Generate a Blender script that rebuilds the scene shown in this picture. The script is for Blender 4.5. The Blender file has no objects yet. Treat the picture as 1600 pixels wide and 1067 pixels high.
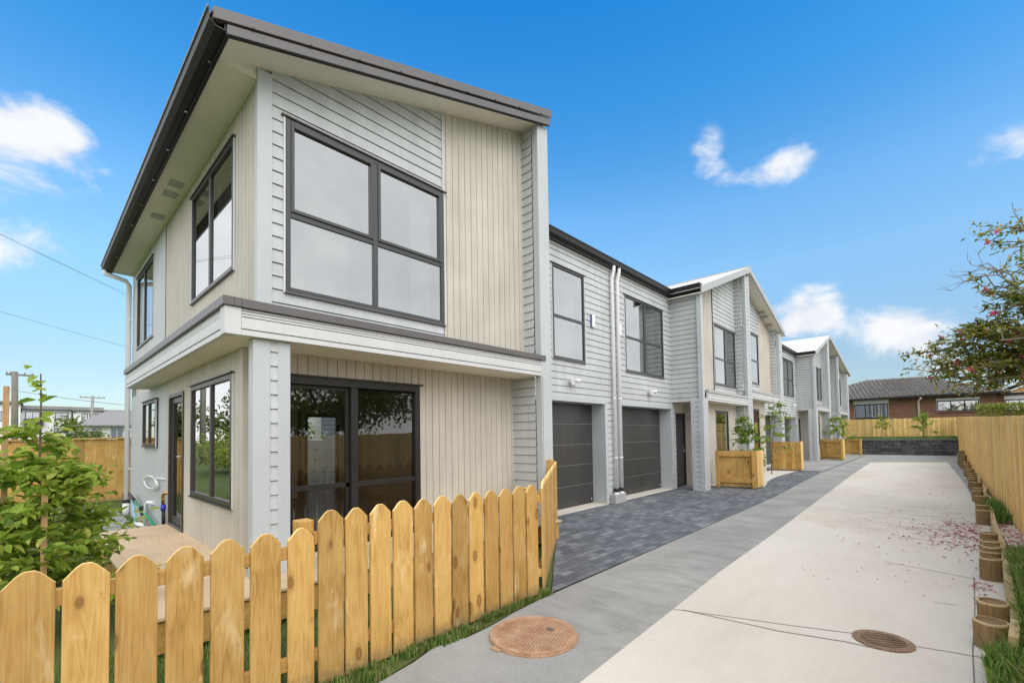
import bpy, math, random
from mathutils import Vector, Matrix
random.seed(7)
R = math.radians
C = bpy.context.scene.collection
SC = bpy.context.scene

# ------------------------------------------------------------------ materials
def newmat(name):
    m = bpy.data.materials.new(name); m.use_nodes = True
    nt = m.node_tree; b = nt.nodes['Principled BSDF']
    return m, nt, b
def N(nt, kind, **kw):
    n = nt.nodes.new(kind)
    for k, v in kw.items():
        if hasattr(n, k): setattr(n, k, v)
        else: n.inputs[k].default_value = v
    return n
def L(nt, a, b): nt.links.new(a, b)
def rgba(c): return (c[0], c[1], c[2], 1)
def ramp(nt, fac, stops):
    n = nt.nodes.new('ShaderNodeValToRGB')
    while len(n.color_ramp.elements) < len(stops): n.color_ramp.elements.new(0.5)
    for e, (p, c) in zip(n.color_ramp.elements, stops):
        e.position = p; e.color = rgba(c)
    L(nt, fac, n.inputs[0]); return n.outputs[0]
def mapr(nt, v, a, b, c=0.0, d=1.0, smooth=False):
    n = nt.nodes.new('ShaderNodeMapRange')
    if smooth: n.interpolation_type = 'SMOOTHSTEP'
    for i, x in zip((1, 2, 3, 4), (a, b, c, d)): n.inputs[i].default_value = x
    L(nt, v, n.inputs[0]); return n.outputs[0]
def mth(nt, op, a, b=None, c=None, clamp=False):
    n = nt.nodes.new('ShaderNodeMath'); n.operation = op; n.use_clamp = clamp
    for i, x in enumerate((a, b, c)):
        if x is None: continue
        if isinstance(x, (int, float)): n.inputs[i].default_value = x
        else: L(nt, x, n.inputs[i])
    return n.outputs[0]
def mixc(nt, f, a, b, mode='MIX'):
    n = nt.nodes.new('ShaderNodeMix'); n.data_type = 'RGBA'; n.blend_type = mode
    for s, x in ((0, f), (6, a), (7, b)):
        if isinstance(x, (int, float)): n.inputs[s].default_value = x
        elif isinstance(x, tuple): n.inputs[s].default_value = rgba(x)
        else: L(nt, x, n.inputs[s])
    return n.outputs[2]
def geopos(nt): return nt.nodes.new('ShaderNodeNewGeometry').outputs['Position']
def mapping(nt, vec, scale=(1, 1, 1), rot=(0, 0, 0), loc=(0, 0, 0)):
    n = nt.nodes.new('ShaderNodeMapping')
    n.inputs['Scale'].default_value = scale; n.inputs['Rotation'].default_value = rot; n.inputs['Location'].default_value = loc
    L(nt, vec, n.inputs[0]); return n.outputs[0]
def noise(nt, vec, scale, detail=4, rough=.5, dist=0):
    n = nt.nodes.new('ShaderNodeTexNoise')
    n.inputs['Scale'].default_value = scale; n.inputs['Detail'].default_value = detail
    n.inputs['Roughness'].default_value = rough; n.inputs['Distortion'].default_value = dist
    L(nt, vec, n.inputs['Vector']); return n.outputs['Fac']
def bump(nt, b, h, dist=.002, strength=.5):
    n = nt.nodes.new('ShaderNodeBump'); n.inputs['Distance'].default_value = dist; n.inputs['Strength'].default_value = strength
    L(nt, h, n.inputs['Height']); L(nt, n.outputs[0], b.inputs['Normal'])

def paint(name, col, rough=.5, var=.06, scale=1.5, metallic=0.0, spec=.4, fine=0.0):
    m, nt, b = newmat(name)
    p = geopos(nt)
    a = noise(nt, p, scale, 5, .6)
    s = noise(nt, mapping(nt, p, (7, 7, .6)), 1.2, 3)
    f = mth(nt, 'ADD', mth(nt, 'MULTIPLY', a, .6), mth(nt, 'MULTIPLY', s, .4))
    lo = tuple(x*(1-var*1.6) for x in col); hi = tuple(min(1, x*(1+var)) for x in col)
    c = ramp(nt, f, [(.3, lo), (.62, hi)])
    L(nt, c, b.inputs['Base Color'])
    b.inputs['Roughness'].default_value = rough; b.inputs['Metallic'].default_value = metallic
    b.inputs['Specular IOR Level'].default_value = spec
    if fine:
        bump(nt, b, noise(nt, p, 180, 2), .001, fine)
    return m
def wood(name, tones, axis='z', rough=.75, knots=True, rs=31.0, fine=1.0):
    """pine: stretched grain, knots, pale streaks; every board offset by its face attribute rnd"""
    m, nt, b = newmat(name)
    at = nt.nodes.new('ShaderNodeAttribute'); at.attribute_name = 'rnd'
    r = at.outputs['Fac']
    p = geopos(nt)
    off = nt.nodes.new('ShaderNodeCombineXYZ')
    for i in range(3): L(nt, mth(nt, 'MULTIPLY', r, rs*(1+.37*i)), off.inputs[i])
    va = nt.nodes.new('ShaderNodeVectorMath'); va.operation = 'ADD'
    L(nt, p, va.inputs[0]); L(nt, off.outputs[0], va.inputs[1]); q = va.outputs[0]
    st = {'z': (1, 1, .07), 'y': (1, .07, 1), 'x': (.07, 1, 1)}[axis]
    g0 = noise(nt, mapping(nt, q, st), 9*fine, 3, .5, 1.6)
    rings = mth(nt, 'FRACT', mth(nt, 'MULTIPLY', g0, 9.0))
    rings = mth(nt, 'ABSOLUTE', mth(nt, 'SUBTRACT', rings, .5))
    g1 = noise(nt, mapping(nt, q, st), 70*fine, 2, .5)
    g2 = noise(nt, q, 2.2, 3, .6)
    f = mth(nt, 'ADD', mth(nt, 'MULTIPLY', rings, .3), mth(nt, 'ADD', mth(nt, 'MULTIPLY', g1, .34), mth(nt, 'MULTIPLY', g2, .62)))
    col = ramp(nt, f, [(.32, tones[0]), (.52, tones[1]), (.74, tones[2])])
    # pale weathered streaks
    sk = mapr(nt, noise(nt, mapping(nt, q, tuple(.35 if x < .5 else 1 for x in st)), 7, 3, .6, .6), .61, .74)
    col = mixc(nt, mth(nt, 'MULTIPLY', sk, .7), col, tones[3])
    if knots:
        v = nt.nodes.new('ShaderNodeTexVoronoi'); v.inputs['Scale'].default_value = 1
        ks = {'z': (6.4, 6.4, 3.0), 'y': (6.4, 3.0, 6.4), 'x': (3.0, 6.4, 6.4)}[axis]
        wv = nt.nodes.new('ShaderNodeTexNoise'); wv.inputs['Scale'].default_value = 14; L(nt, q, wv.inputs['Vector'])
        dv = nt.nodes.new('ShaderNodeVectorMath'); dv.operation = 'MULTIPLY_ADD'
        L(nt, wv.outputs['Color'], dv.inputs[0]); dv.inputs[1].default_value = (.012, .012, .02); L(nt, q, dv.inputs[2])
        L(nt, mapping(nt, dv.outputs[0], ks), v.inputs['Vector'])
        d = v.outputs['Distance']
        big = mapr(nt, d, .13, .27, 1, 0, True)
        core = mapr(nt, d, .10, .13, 1, 0, True)
        edge = mth(nt, 'MULTIPLY', mapr(nt, d, .10, .125), mapr(nt, d, .14, .175, 1, 0))
        col = mixc(nt, mth(nt, 'MULTIPLY', big, .45), col, tones[0])
        col = mixc(nt, mth(nt, 'MULTIPLY', core, .55), col, (.27, .1, .03))
        col = mixc(nt, mth(nt, 'MULTIPLY', edge, .55), col, (.1, .035, .012))
    # board to board tint
    t = mapr(nt, noise(nt, off.outputs[0], 3.1, 1), .3, .7, .74, 1.2)
    cmb = nt.nodes.new('ShaderNodeCombineXYZ')
    for i in range(3): L(nt, t, cmb.inputs[i])
    col = mixc(nt, 1.0, col, cmb.outputs[0], 'MULTIPLY')
    if axis == 'z':   # soil splashed up the foot of the boards
        sp = nt.nodes.new('ShaderNodeSeparateXYZ'); L(nt, p, sp.inputs[0])
        zz = mth(nt, 'ADD', sp.outputs[2], mth(nt, 'MULTIPLY', mth(nt, 'SUBTRACT', noise(nt, p, 16, 4, .7), .5), .22))
        col = mixc(nt, mapr(nt, zz, .02, .13, .55, 0, True), col, (.2, .15, .09))
    L(nt, col, b.inputs['Base Color']); b.inputs['Roughness'].default_value = rough
    b.inputs['Specular IOR Level'].default_value = .25
    bump(nt, b, g1, .0015, .35)
    return m
def leafmat(name, col, trans=.35, rough=.5):
    m, nt, b = newmat(name)
    p = geopos(nt)
    c = ramp(nt, noise(nt, p, 9, 2), [(.3, tuple(x*.7 for x in col)), (.7, tuple(x*1.25 for x in col))])
    L(nt, c, b.inputs['Base Color']); b.inputs['Roughness'].default_value = rough
    b.inputs['Specular IOR Level'].default_value = .35
    t = nt.nodes.new('ShaderNodeBsdfTranslucent'); L(nt, mixc(nt, .5, c, tuple(min(1, x*1.6) for x in col)), t.inputs[0])
    mx = nt.nodes.new('ShaderNodeMixShader'); mx.inputs[0].default_value = trans
    L(nt, b.outputs[0], mx.inputs[1]); L(nt, t.outputs[0], mx.inputs[2])
    L(nt, mx.outputs[0], nt.nodes['Material Output'].inputs[0])
    return m
def glass(name, refl, tint=(.75, .78, .78), rough=0.0, rcol=(1, 1, 1)):
    m, nt, b = newmat(name); nt.nodes.remove(b)
    tr = nt.nodes.new('ShaderNodeBsdfTransparent'); tr.inputs[0].default_value = rgba(tint)
    gl = nt.nodes.new('ShaderNodeBsdfGlossy'); gl.inputs['Roughness'].default_value = rough; gl.inputs[0].default_value = rgba(rcol)
    # very slight waviness of float glass
    bn = nt.nodes.new('ShaderNodeBump'); bn.inputs['Distance'].default_value = .01; bn.inputs['Strength'].default_value = .03
    L(nt, noise(nt, geopos(nt), 1.1, 1), bn.inputs['Height']); L(nt, bn.outputs[0], gl.inputs['Normal'])
    fr = nt.nodes.new('ShaderNodeFresnel'); fr.inputs[0].default_value = 1.5
    f = mth(nt, 'ADD', mth(nt, 'MULTIPLY', fr.outputs[0], 1.0-refl), refl, clamp=True)
    mx = nt.nodes.new('ShaderNodeMixShader'); L(nt, f, mx.inputs[0]); L(nt, tr.outputs[0], mx.inputs[1]); L(nt, gl.outputs[0], mx.inputs[2])
    L(nt, mx.outputs[0], nt.nodes['Material Output'].inputs[0])
    return m
def ground_mat(name, a, bcol, s1=.9, s2=25, rough=.9, dist=.004, stain=None, smin=.52, smax=.7, sstr=.5, strech=(1, 1, 1), fine=1.0):
    m, nt, b = newmat(name)
    p = geopos(nt)
    n1 = noise(nt, mapping(nt, p, strech), s1, 6, .62)
    n2 = noise(nt, p, s2, 4, .7)
    n3 = noise(nt, p, s2*9, 2, .5)
    f = mth(nt, 'ADD', mth(nt, 'MULTIPLY', n1, .5), mth(nt, 'ADD', mth(nt, 'MULTIPLY', n2, .3*fine), mth(nt, 'MULTIPLY', n3, .25*fine)))
    c = ramp(nt, f, [(.33, a), (.67, bcol)])
    if stain:
        k = mapr(nt, noise(nt, mapping(nt, p, strech, loc=(3, 7, 0)), s1*.7, 5, .7, .4), smin, smax)
        c = mixc(nt, mth(nt, 'MULTIPLY', k, sstr), c, stain)
    L(nt, c, b.inputs['Base Color']); b.inputs['Roughness'].default_value = rough
    b.inputs['Specular IOR Level'].default_value = .25
    bump(nt, b, mth(nt, 'ADD', n2, n3), dist, .5)
    return m

M = {}
M['grey'] = paint('weatherboard_grey_paint', (.51, .53, .538), .5, .1, fine=.12)
M['trim'] = paint('trim_grey_paint', (.51, .538, .557), .45, .04)
M['pale'] = paint('fascia_pale_paint', (.62, .63, .63), .45, .04)
M['beige'] = paint('board_beige_paint', (.545, .505, .44), .6, .1, fine=.1)
M['soffit'] = paint('soffit_cream_paint', (.80, .765, .675), .6, .03)
M['panel'] = paint('smooth_grey_panel', (.49, .508, .525), .5, .04)
M['frame'] = paint('charcoal_aluminium', (.055, .058, .062), .38, .08, spec=.5)
M['black'] = paint('black_aluminium', (.022, .021, .021), .4, .1, spec=.5)
M['bronze'] = paint('bronze_aluminium', (.05, .045, .04), .38, .1, spec=.5)
M['flash'] = paint('grey_roof_flashing', (.125, .115, .117), .4, .06, spec=.5)
M['dark'] = paint('dark_gutter_metal', (.013, .0125, .0125), .45, .08, spec=.3)
M['sheenroof'] = paint('roof_metal_sky_sheen', (.64, .635, .62), .8, .03, spec=.08)  # sky reflection at grazing view is put into this pale colour
M['palesheen'] = paint('pale_grey_and_sheen_flashing', (.43, .43, .435), .4, .04)  # far flashings: grazing sky sheen put into the colour; plain grey elsewhere
M['white'] = paint('white_plastic', (.82, .82, .82), .6, .02, spec=.25)
M['garage'] = paint('garage_door_charcoal', (.048, .047, .046), .36, .16, spec=.5)
M['garageline'] = paint('garage_groove_highlight', (.25, .25, .245), .4, .06)
M['door'] = paint('front_door_dark_paint', (.04, .04, .04), .4, .08)
M['chrome'] = paint('satin_metal', (.62, .6, .56), .25, .05, metallic=1)
M['brass'] = paint('brass', (.6, .38, .14), .35, .1, metallic=1)
M['inside'] = paint('interior_wall_white', (.62, .61, .58), .7, .03)
M['tile'] = paint('interior_floor_grey', (.25, .25, .25), .22, .08, spec=.5)
M['cabinet'] = paint('dark_cabinet', (.03, .03, .03), .4, .06)
M['blind'] = paint('pale_blind_fabric', (.66, .67, .68), .8, .03)
M['glass'] = glass('window_glass_bright', .42, (.5, .53, .53), rcol=(.88, .9, .9))
M['glassdark'] = glass('window_glass_dark', .09, (.86, .88, .86), rcol=(.95, .95, .9))
M['glassmid'] = glass('window_glass_mid', .5, (.4, .42, .42))
M['glassdoor'] = glass('door_glass_tinted', .1, (.18, .18, .18))
PINE = ((.335, .175, .045), (.525, .31, .092), (.635, .405, .145), (.78, .60, .33))
M['pine'] = wood('pine_paling', PINE)
M['piney'] = wood('pine_rail', PINE, 'y', knots=False)
M['pinex'] = wood('pine_rail_across', PINE, 'x', knots=False)
PINE2 = ((.60, .37, .115), (.77, .525, .20), (.85, .62, .275), (.90, .71, .39))
M['pinefence'] = wood('pale_pine_paling', PINE2, knots=False, fine=.8)
M['deckply'] = wood('deck_plywood', ((.60, .43, .255), (.67, .495, .32), (.72, .56, .385), (.75, .6, .44)), 'x', .6, False, fine=.5)
M['peg'] = wood('treated_log', ((.12, .072, .03), (.21, .135, .06), (.30, .205, .105), (.36, .27, .15)), knots=False)
M['pegtop'] = wood('treated_log_end', ((.15, .095, .05), (.22, .145, .08), (.27, .19, .11), (.3, .22, .13)), 'z', knots=False)
M['sleeper'] = wood('treated_board', ((.36, .26, .13), (.47, .36, .2), (.55, .44, .27), (.6, .5, .34)), 'y', knots=False)
M['stake'] = wood('garden_stake', ((.42, .22, .1), (.55, .33, .16), (.62, .4, .22), (.66, .48, .3)), knots=False)
M['bark'] = paint('bark', (.12, .085, .06), .85, .3, 12)
M['barkgrey'] = paint('grey_bark', (.26, .22, .18), .85, .3, 12)
M['concrete'] = ground_mat('cream_concrete', (.56, .51, .445), (.71, .665, .605), .7, 26, .85, .003, (.43, .35, .275), .52, .74, .5, (1, .5, 1), .9)
def stain_zone(m, x0, x1, y0, y1, col, k):
    """brown leaf stain drifts washed across the path near the tree"""
    nt = m.node_tree; b = nt.nodes['Principled BSDF']; src = b.inputs['Base Color'].links[0].from_socket
    p = geopos(nt); sp = nt.nodes.new('ShaderNodeSeparateXYZ'); L(nt, p, sp.inputs[0])
    f = mth(nt, 'MULTIPLY', mapr(nt, sp.outputs[0], x0, x1, 0, 1, True), mth(nt, 'MULTIPLY', mapr(nt, sp.outputs[1], y0, y0+1.2, 0, 1, True), mapr(nt, sp.outputs[1], y1-1.2, y1, 1, 0, True)))
    n_ = mapr(nt, noise(nt, mapping(nt, p, (.8, 2.6, 1)), 2.3, 6, .7, .5), .45, .66, 0, 1, True)
    L(nt, mixc(nt, mth(nt, 'MULTIPLY', mth(nt, 'MULTIPLY', f, n_), k), src, col), b.inputs['Base Color'])
stain_zone(M['concrete'], -1.5, .1, 7.6, 12.5, (.30, .215, .14), .6)
stain_zone(M['concrete'], -1.4, .2, 15, 22, (.34, .25, .17), .4)
M['greyconc'] = ground_mat('old_grey_concrete', (.215, .215, .206), (.44, .437, .42), .8, 42, .88, .006, (.25, .245, .235), .5, .68, .5)
stain_zone(M['greyconc'], -2.9, -2.2, 2.0, 40, (.2, .2, .195), .45)
M['joint'] = paint('concrete_joint', (.2, .185, .165), .9, .2, 9)
M['grass_ground'] = ground_mat('grass_soil', (.05, .075, .018), (.13, .17, .05), 1.2, 22, .95, .01, (.12, .09, .05), .55, .7, .6)
M['dirt'] = ground_mat('bare_soil', (.07, .052, .034), (.16, .125, .085), 2.2, 30, .95, .012)
M['mulch'] = ground_mat('dark_gravel', (.05, .053, .06), (.22, .23, .25), 9, 60, .9, .012)
M['gravelw'] = ground_mat('white_pebbles', (.5, .46, .42), (.76, .73, .69), 9, 70, .85, .01)
M['rust'] = None
for k, c in dict(leafa=(.21, .32, .035), leafb=(.33, .44, .07), leafc=(.11, .20, .025), leafd=(.46, .50, .11)).items(): M[k] = leafmat('shrub_'+k, c, .5)
for k, c in dict(treea=(.25, .29, .05), treeb=(.14, .19, .035), treec=(.5, .43, .11), treed=(.07, .10, .022), treee=(.42, .19, .07)).items(): M[k] = leafmat('tree_'+k, c, .4)
M['pink'] = leafmat('pink_blossom', (.70, .12, .22), .3)
M['petal1'] = leafmat('petal_pink', (.62, .2, .26), .2); M['petal2'] = leafmat('petal_crimson', (.4, .05, .1), .2)
M['petal3'] = paint('petal_brown', (.2, .12, .08), .8, .2, 9)
for k, c in dict(g1=(.075, .17, .025), g2=(.14, .26, .04), g3=(.26, .33, .08), g4=(.36, .31, .14)).items(): M[k] = leafmat('grass_blade_'+k, c, .3)
M['rubber'] = paint('black_rubber', (.02, .02, .02), .5, .1)
M['greenpaint'] = paint('green_plastic', (.015, .28, .13), .35, .05)
M['hose'] = paint('pale_blue_hose', (.2, .5, .62), .35, .05)
M['bluecol'] = paint('blue_fitting', (.02, .05, .5), .35, .05)
M['bluefilm'] = paint('blue_film', (.16, .16, .42), .4, .05)
M['pole'] = paint('pole_timber', (.2, .19, .155), .9, .2, 6)
M['polec'] = paint('pole_grey', (.3, .29, .27), .8, .1, 6)
M['wire'] = paint('wire', (.16, .18, .2), .6, .1)
M['fwhite'] = paint('far_white_wall', (.76, .76, .77), .7, .03)
M['froof'] = paint('far_roof_grey', (.26, .255, .26), .7, .05, 3)
M['fdark'] = paint('far_dark_panel', (.07, .075, .09), .5, .06)
M['fglass'] = glass('far_window_glass', .4, (.8, .82, .84))

def m_pavers():
    m, nt, b = newmat('block_paving')
    p = geopos(nt)
    q = mapping(nt, p, (1, 1, 1), (0, 0, R(90)))
    br = nt.nodes.new('ShaderNodeTexBrick'); br.offset = .5
    br.inputs['Scale'].default_value = 1.0; br.inputs['Brick Width'].default_value = .2; br.inputs['Row Height'].default_value = .1
    br.inputs['Mortar Size'].default_value = .0035; br.inputs['Mortar Smooth'].default_value = .3; br.inputs['Bias'].default_value = 0
    br.inputs['Color1'].default_value = (0, 0, 0, 1); br.inputs['Color2'].default_value = (1, 1, 1, 1); br.inputs['Mortar'].default_value = (.5, .5, .5, 1)
    L(nt, q, br.inputs['Vector'])
    n2 = noise(nt, p, 26, 4, .7); n1 = noise(nt, p, .9, 5, .65)
    f = mth(nt, 'ADD', mth(nt, 'MULTIPLY', br.outputs['Color'], .42), mth(nt, 'ADD', mth(nt, 'MULTIPLY', n2, .28), mth(nt, 'MULTIPLY', n1, .42)))
    c = ramp(nt, f, [(.3, (.085, .094, .112)), (.55, (.135, .146, .166)), (.72, (.19, .202, .222)), (.86, (.30, .312, .33))])
    # pale cement dust in soft drifts
    k = mapr(nt, noise(nt, mapping(nt, p, (1, 1, 1), loc=(5, 2, 0)), .8, 5, .65, .5), .52, .72)
    c = mixc(nt, mth(nt, 'MULTIPLY', k, .42), c, (.33, .335, .34))
    c = mixc(nt, br.outputs['Fac'], c, (.03, .032, .036))
    L(nt, c, b.inputs['Base Color']); b.inputs['Roughness'].default_value = .72; b.inputs['Specular IOR Level'].default_value = .35
    bump(nt, b, mth(nt, 'SUBTRACT', mth(nt, 'MULTIPLY', n2, .25), br.outputs['Fac']), .006, .7)
    return m
M['pavers'] = m_pavers()
def m_brick():
    m, nt, b = newmat('red_brown_brick')
    p = geopos(nt); q = mapping(nt, p, (1, 1, 1), (R(90), 0, 0))
    br = nt.nodes.new('ShaderNodeTexBrick')
    br.inputs['Scale'].default_value = 1; br.inputs['Brick Width'].default_value = .24; br.inputs['Row Height'].default_value = .086; br.inputs['Mortar Size'].default_value = .006
    br.inputs['Color1'].default_value = (.15, .062, .035, 1); br.inputs['Color2'].default_value = (.24, .105, .06, 1); br.inputs['Mortar'].default_value = (.25, .2, .16, 1)
    L(nt, q, br.inputs['Vector']); L(nt, br.outputs['Color'], b.inputs['Base Color']); b.inputs['Roughness'].default_value = .85
    return m
M['brick'] = m_brick()
def m_splitblock():
    m, nt, b = newmat('dark_split_block')
    p = geopos(nt); q = mapping(nt, p, (1, 1, 1), (R(90), 0, 0))
    br = nt.nodes.new('ShaderNodeTexBrick')
    br.inputs['Scale'].default_value = 1; br.inputs['Brick Width'].default_value = .4; br.inputs['Row Height'].default_value = .19; br.inputs['Mortar Size'].default_value = .008
    br.inputs['Color1'].default_value = (.05, .052, .056, 1); br.inputs['Color2'].default_value = (.12, .125, .135, 1); br.inputs['Mortar'].default_value = (.012, .012, .013, 1)
    L(nt, q, br.inputs['Vector'])
    n = noise(nt, p, 9, 5, .7)
    c = mixc(nt, .8, br.outputs['Color'], ramp(nt, n, [(.35, (.35, .35, .35)), (.7, (1.7, 1.7, 1.75))]), 'MULTIPLY')
    L(nt, c, b.inputs['Base Color']); b.inputs['Roughness'].default_value = .85
    bump(nt, b, n, .05, .8)
    return m
M['split'] = m_splitblock()
def m_tiles():
    m, nt, b = newmat('concrete_roof_tiles')
    p = geopos(nt)
    n = noise(nt, p, 3, 5, .65); n2 = noise(nt, mapping(nt, p, (1, 1, 1)), 30, 2)
    f = mth(nt, 'ADD', mth(nt, 'MULTIPLY', n, .6), mth(nt, 'MULTIPLY', n2, .4))
    L(nt, ramp(nt, f, [(.32, (.12, .11, .11)), (.68, (.30, .28, .275))]), b.inputs['Base Color']); b.inputs['Roughness'].default_value = .75
    return m
M['tiles'] = m_tiles()
def m_rust(name, a, bb, cc):
    m, nt, b = newmat(name)
    p = geopos(nt)
    f = mth(nt, 'ADD', mth(nt, 'MULTIPLY', noise(nt, p, 7, 5, .7), .6), mth(nt, 'MULTIPLY', noise(nt, p, 60, 3, .7), .4))
    L(nt, ramp(nt, f, [(.34, a), (.52, bb), (.68, cc)]), b.inputs['Base Color']); b.inputs['Roughness'].default_value = .75
    b.inputs['Specular IOR Level'].default_value = .3
    bump(nt, b, noise(nt, p, 150, 2), .002, .4)
    return m
M['rust'] = m_rust('rusty_iron', (.31, .16, .085), (.46, .285, .175), (.58, .42, .29))
M['rustdark'] = m_rust('rusty_iron_recess', (.07, .035, .02), (.13, .065, .035), (.2, .11, .06))
M['rustgrate'] = m_rust('drain_iron', (.15, .085, .05), (.27, .175, .11), (.42, .31, .22))
M['hole'] = paint('drain_dark', (.006, .005, .005), .9, .1)

# ------------------------------------------------------------------ mesh builder
WORLD = {}   # world origin of every object made here
class MB:
    def __init__(s): s.v = []; s.f = []; s.m = []; s.r = []; s.sm = []; s.mats = []; s.rnd = 0.0; s.cur = 0; s.smooth = False; s.g = []; s.gid = 0
    def mat(s, m):
        if m not in s.mats: s.mats.append(m)
        s.cur = s.mats.index(m); return s
    def nxt(s): s.gid += 1; return s          # what follows becomes an object of its own
    def face(s, idx): s.f.append(idx); s.g.append(s.gid); s.m.append(s.cur); s.r.append(s.rnd); s.sm.append(s.smooth)
    def poly(s, pts):
        n = len(s.v); s.v += [tuple(p) for p in pts]; s.face(tuple(range(n, n+len(pts))))
    def box(s, x0, x1, y0, y1, z0, z1):
        if x0 > x1: x0, x1 = x1, x0
        if y0 > y1: y0, y1 = y1, y0
        if z0 > z1: z0, z1 = z1, z0
        n = len(s.v)
        s.v += [(x0,y0,z0),(x1,y0,z0),(x1,y1,z0),(x0,y1,z0),(x0,y0,z1),(x1,y0,z1),(x1,y1,z1),(x0,y1,z1)]
        for q in ((0,3,2,1),(4,5,6,7),(0,1,5,4),(1,2,6,5),(2,3,7,6),(3,0,4,7)): s.face(tuple(n+i for i in q))
        return s
    def prism(s, poly, vec):
        """closed prism: polygon (3d points) swept along vec"""
        n = len(s.v); k = len(poly); vec = Vector(vec)
        s.v += [tuple(p) for p in poly] + [tuple(Vector(p)+vec) for p in poly]
        s.face(tuple(range(n+k-1, n-1, -1))); s.face(tuple(range(n+k, n+2*k)))
        for i in range(k):
            j = (i+1) % k; s.face((n+i, n+j, n+k+j, n+k+i))
        return s
    def tube(s, pts, r, n=8, cap=True):
        pts = [Vector(p) for p in pts]; rs = r if isinstance(r, (list, tuple)) else [r]*len(pts)
        base = len(s.v); prev = None
        for i, p in enumerate(pts):
            t = (pts[min(i+1, len(pts)-1)]-pts[max(i-1, 0)])
            if t.length < 1e-9: t = Vector((0, 0, 1))
            t.normalize()
            a = prev if prev is not None else (Vector((1, 0, 0)) if abs(t.x) < .8 else Vector((0, 1, 0)))
            a = (a-t*a.dot(t)); a.normalize(); b = t.cross(a); prev = a
            for k in range(n):
                w = 2*math.pi*k/n; s.v.append(tuple(p+(a*math.cos(w)+b*math.sin(w))*rs[i]))
        so = s.smooth; s.smooth = n > 5
        for i in range(len(pts)-1):
            for k in range(n):
                k2 = (k+1) % n
                s.face((base+i*n+k, base+i*n+k2, base+(i+1)*n+k2, base+(i+1)*n+k))
        s.smooth = so
        if cap:
            s.face(tuple(base+k for k in range(n-1, -1, -1))); e = base+(len(pts)-1)*n; s.face(tuple(e+k for k in range(n)))
        return s
    def cyl(s, x, y, z0, z1, r, n=24): return s.tube([(x, y, z0), (x, y, z1)], r, n)
    def build(s, name, parent=None, origin=None, bevel=0, m=None):
        gs = sorted(set(s.g))
        if len(gs) > 1:
            out = []
            for g in gs:
                q = MB(); q.mats = s.mats; mp = {}
                for f, m_, r, sm, gg in zip(s.f, s.m, s.r, s.sm, s.g):
                    if gg != g: continue
                    idx = []
                    for i in f:
                        if i not in mp: mp[i] = len(q.v); q.v.append(s.v[i])
                        idx.append(mp[i])
                    q.f.append(tuple(idx)); q.m.append(m_); q.r.append(r); q.sm.append(sm); q.g.append(0)
                out.append(q.build(name, parent, None, bevel))
            return out[0]
        if m is not None and not s.mats: s.mats = [m]
        if origin is None:
            xs, ys, zs = zip(*s.v); origin = ((min(xs)+max(xs))/2, (min(ys)+max(ys))/2, min(zs))
        o = Vector(origin)
        me = bpy.data.meshes.new(name)
        me.from_pydata([tuple(Vector(p)-o) for p in s.v], [], s.f)
        for mm in s.mats: me.materials.append(mm)
        me.polygons.foreach_set('material_index', s.m); me.polygons.foreach_set('use_smooth', s.sm)
        at = me.attributes.new('rnd', 'FLOAT', 'FACE'); at.data.foreach_set('value', s.r)
        me.update()
        ob = bpy.data.objects.new(name, me); C.objects.link(ob)
        put(ob, o, parent)
        if bevel:
            b = ob.modifiers.new('bevel', 'BEVEL'); b.width = bevel; b.segments = 1; b.limit_method = 'ANGLE'; b.angle_limit = R(50)
        return ob
def put(ob, o, parent):
    WORLD[ob.name] = Vector(o)
    if parent is not None:
        ob.parent = parent; ob.location = Vector(o)-WORLD[parent.name]
    else: ob.location = o
def thing(name, loc, label, cat, group=None):
    o = bpy.data.objects.new(name, None); C.objects.link(o); o.empty_display_size = .2
    put(o, Vector(loc), None); return tag(o, label, cat, group)
def tag(o, label, cat, group=None):
    o['label'] = label; o['category'] = cat
    if group: o['group'] = group
    return o
def kind(o, k): o['kind'] = k; return o
def copy_thing(o, delta, label, group=None):
    """copy of a thing with copies of its parts and sub-parts, moved by delta"""
    c = o.copy(); C.objects.link(c); c.location = o.location+Vector(delta); c['label'] = label
    if group: c['group'] = group
    WORLD[c.name] = WORLD[o.name]+Vector(delta)
    for ch in list(o.children):
        d = ch.copy(); C.objects.link(d); d.parent = c
        for g in list(ch.children):
            e = g.copy(); C.objects.link(e); e.parent = d
    return c
def bx(name, parent, m, x0, x1, y0, y1, z0, z1, bevel=.003):
    return MB().mat(m).box(x0, x1, y0, y1, z0, z1).build(name, parent, bevel=bevel)

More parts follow.
